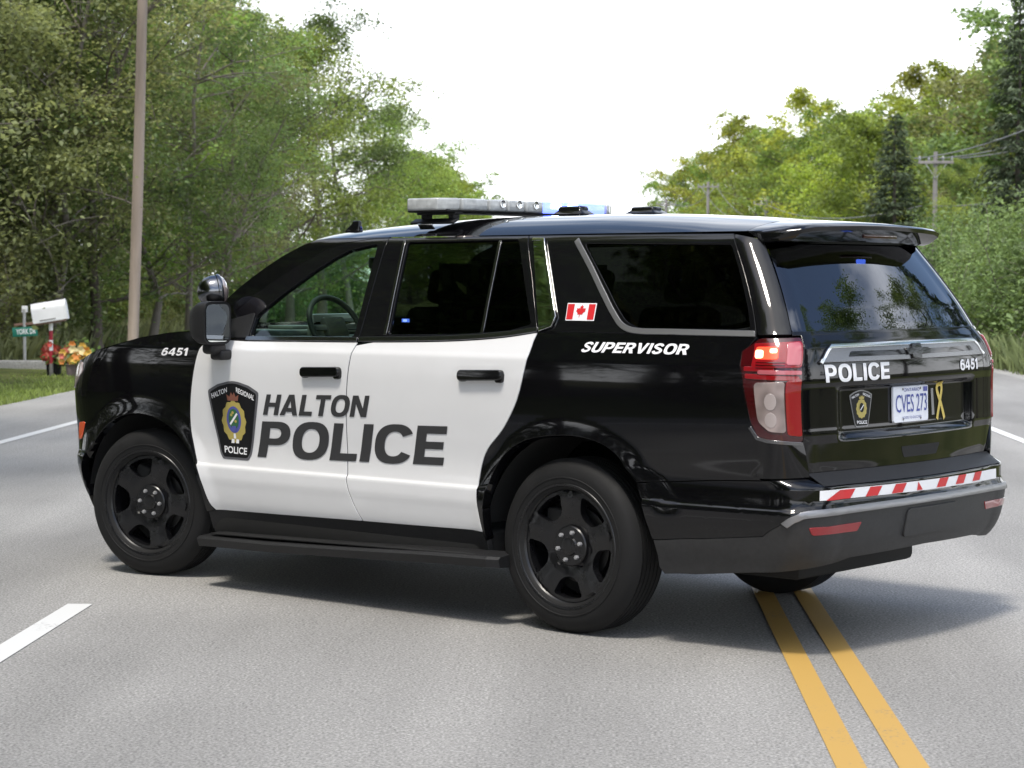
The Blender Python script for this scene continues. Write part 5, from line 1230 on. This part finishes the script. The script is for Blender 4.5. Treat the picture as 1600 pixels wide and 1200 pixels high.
upole(PR[0][0], 80, 6.4, .105, MT['pole_grey'], 'grey utility pole with crossarm among the yellow trees on the right', 0, 6.0, 1.3)
upole(PR[1][0], 150, 7.4, .13, MT['pole_grey'], 'thin pale utility pole above the middle of the vehicle roof', 0, 6.9, 1.8)
upole(PR[2][0], 161, 9.0, .14, MT['pole_grey'], 'thin pale utility pole with wires sloping down to its right', 0, 8.6, 1.6)
upole(PR[3][0], 193, 8.9, .15, MT['pole_grey'], 'farthest utility pole, nearest the road opening', 0, 8.4, 1.8)
def wire(a, b, sag, label, r=.022):
    pts = [(a[0] + (b[0] - a[0]) * t, a[1] + (b[1] - a[1]) * t, a[2] + (b[2] - a[2]) * t - sag * 4 * t * (1 - t)) for t in np.linspace(0, 1, 17)]
    return tag(tube('power_line', pts, r, MT['wire'], None, 5), label, 'power line', 'power lines on the right')
for d in (-.6, .6): wire((PR[3][0] + d, 193, 8.5), (PR[2][0] + d, 161, 8.7), .8, 'power line between the two farthest poles')
for d in (-.6, .6): wire((PR[2][0] + d, 161, 8.7), (PR[1][0] + d, 150, 6.2), 1.2, 'power line sloping down from the thin pale pole')
for d in (0, .7): wire((PR[1][0] + d, 150, 6.9 - d), (PR[0][0] - .5 + d, 80, 4.4 - d * .5), .7, 'power line sagging low in front of the right trees')
for d in (-1.2, .2, 1.2): wire((PR[0][0] + d * .65, 80, 6.15), (PR[0][0] + 1.2 + d, 44, 6.6), .5, 'power line running from the crossarm pole out to the right')
wire((PR[0][0], 80, 4.4), (PR[0][0] + 1.0, 44, 4.9), .5, 'lowest power line running from the crossarm pole out to the right')
# ------------------------------------------------------------------ mailbox, street sign, flowers
MT['mail'] = vary(principled('mailbox_enamel', (.78, .78, .79), .4), 6, .04); MT['mail_red'] = principled('post_red', (.36, .012, .03), .5)
MT['post'] = vary(principled('grey_post', (.20, .19, .185), .7), 9, .2); MT['sign_green'] = principled('sign_green', (.01, .17, .12), .45); MT['sign_brown'] = principled('sign_brown', (.22, .13, .10), .6); MT['galv'] = principled('galvanised', (.42, .42, .42), .45, metal=.6)
mx_, my_ = -9.45, 35.9
mb = empty('mailbox', (mx_, my_, 0), R(8), 'large white rural mailbox tilted on a red and white banded post', 'mailbox')
L, Wd, Hh = .56, .30, .34
bm = bmesh.new(); prof = [(-Wd / 2, 0), (-Wd / 2, Hh * .62)] + [(-Wd / 2 * math.cos(a), Hh * .62 + Hh * .38 * math.sin(a)) for a in np.linspace(.15, math.pi - .15, 10)] + [(Wd / 2, Hh * .62), (Wd / 2, 0)]
r0 = [bm.verts.new((-L / 2, y, z)) for y, z in prof]; r1 = [bm.verts.new((L / 2, y, z)) for y, z in prof]
for k in range(len(prof)): bm.faces.new((r0[k], r0[(k + 1) % len(prof)], r1[(k + 1) % len(prof)], r1[k]))
bm.faces.new(r0); bm.faces.new(r1)
tilt = Matrix.Translation((0, 0, .96)) @ Matrix.Rotation(R(-9), 4, 'Y')
bmesh.ops.transform(bm, matrix=tilt, verts=bm.verts[:]); bmobj('box_shell', bm, MT['mail'], mb, True, 30)
bm = bmesh.new(); rr0 = [bm.verts.new((L / 2 + .002, y * 1.04, z * 1.03 - .003)) for y, z in prof]; rr1 = [bm.verts.new((L / 2 + .022, y * 1.04, z * 1.03 - .003)) for y, z in prof]
for k in range(len(prof)): bm.faces.new((rr0[k], rr0[(k + 1) % len(prof)], rr1[(k + 1) % len(prof)], rr1[k]))
bm.faces.new(rr0); bm.faces.new(rr1); bmesh.ops.transform(bm, matrix=tilt, verts=bm.verts[:]); bmobj('mailbox_door', bm, MT['mail'], mb, True, 30)
bm = bmesh.new(); bm_box(bm, (-.03, -Wd / 2 - .003, .035), (.27, .004, .018), None, .0); bmesh.ops.transform(bm, matrix=tilt, verts=bm.verts[:]); bmobj('name_strip', bm, MT['post'], mb)
bm = bmesh.new(); bm_box(bm, (0, 0, -.02), (.50, .22, .03), None, .004); bmesh.ops.transform(bm, matrix=tilt, verts=bm.verts[:]); bmobj('support_board', bm, MT['sign_brown'], mb)
for z0, z1, mm in ((0, .24, 'post'), (.24, .46, 'mail_red'), (.46, .64, 'mail'), (.64, .80, 'mail_red'), (.80, .965, 'mail')):
    tube('post_band', [(0, 0, z0), (0, 0, z1)], .034, MT[mm], mb, 12)
sg = empty('street_sign', (at(29, 38.4), 38.4, 0), 0, 'green street name sign with white lettering on a thin post', 'street sign')
tube('sign_post', [(0, 0, -.1), (0, 0, 1.13)], .03, MT['galv'], sg, 10)
box('post_cap', (.01, 0, 1.13), (.11, .03, .12), MT['mail'], sg, bevel=.01)
bl = box('name_blade', (.02, -.035, .72), (.46, .012, .17), MT['sign_green'], sg, rot=Matrix.Rotation(R(-3), 3, 'Y'), bevel=.004)
flat_text('sign_lettering', 'YORK DR', .36, .10, MT['letter_white'], bl, Matrix.Translation((.04, -.043, .725)) @ Matrix.Rotation(R(-3), 4, 'Y') @ Matrix.Rotation(R(90), 4, 'X'), .02)
box('cross_blade', (.03, -.01, .86), (.44, .012, .045), MT['sign_brown'], sg, rot=Matrix.Rotation(R(-5), 3, 'Y'), bevel=.004)
def flowers(name, x, y, w, potcol, cols, label, seed, h=.26, rise=.30):
    rng = np.random.default_rng(seed); t = empty(name, (x, y, 0), 0, label, 'planter', 'flower planters by the mailbox')
    bm = bmesh.new(); bm_box(bm, (0, 0, h / 2), (w * .9, .30, h), None, .02); 
    for v in bm.verts:
        if v.co.z > h * .6: v.co.x *= 1.10; v.co.y *= 1.10
    bm_box(bm, (0, 0, h), (w * 1.06, .36, .035), None, .008); bmobj('tub', bm, potcol, t)
    fol = leaves_mesh('leaves', np.stack([rng.normal(size=240) * w * .42, rng.normal(size=240) * .15, h + np.abs(rng.normal(size=240)) * rise * .45], 1), .11, rng); fol.materials.append(LM['left']); o = bpy.data.objects.new('leaves', fol); link(o, t)
    for k in range(26):
        cx0 = rng.uniform(-1, 1) * w * .62; cz0 = h + rng.uniform(.05, 1) * rise * (1.1 - .5 * abs(cx0 / (w * .62))); cy0 = -rng.uniform(.08, .28)
        bm = bmesh.new(); r_ = rng.uniform(.055, .10)
        for j in range(6):
            a = j * math.pi / 3; d1 = Vector((math.cos(a), -.45, math.sin(a))); s1 = Vector((-math.sin(a), 0, math.cos(a)))
            c0 = Vector((cx0, cy0, cz0)); v0 = bm.verts.new(c0); v1 = bm.verts.new(c0 + d1 * r_ * .6 + s1 * r_ * .38); v2 = bm.verts.new(c0 + d1 * r_); v3 = bm.verts.new(c0 + d1 * r_ * .6 - s1 * r_ * .38)
            bm.faces.new((v0, v1, v2, v3))
        bmobj('blossom', bm, cols[k % len(cols)], t, False)
fm = {k: principled('petal_' + k, c_, .6) for k, c_ in dict(red=(.50, .05, .035), coral=(.60, .16, .11), orange=(.72, .27, .06), yellow=(.78, .50, .10), cream=(.78, .66, .35)).items()}
flowers('flower_planter', -9.47, 36.15, .20, MT['matte'], [fm['red'], fm['coral'], fm['red']], 'dark tub of red flowers behind the mailbox post', 5, .27, .30)
MT['tub_mauve'] = principled('mauve_tub', (.20, .155, .165), .7)
flowers('flower_planter', -9.02, 36.1, .40, MT['tub_mauve'], [fm['yellow'], fm['orange'], fm['yellow'], fm['cream'], fm['coral']], 'mauve tub of yellow and orange flowers beside the front of the vehicle', 6, .22, .36)
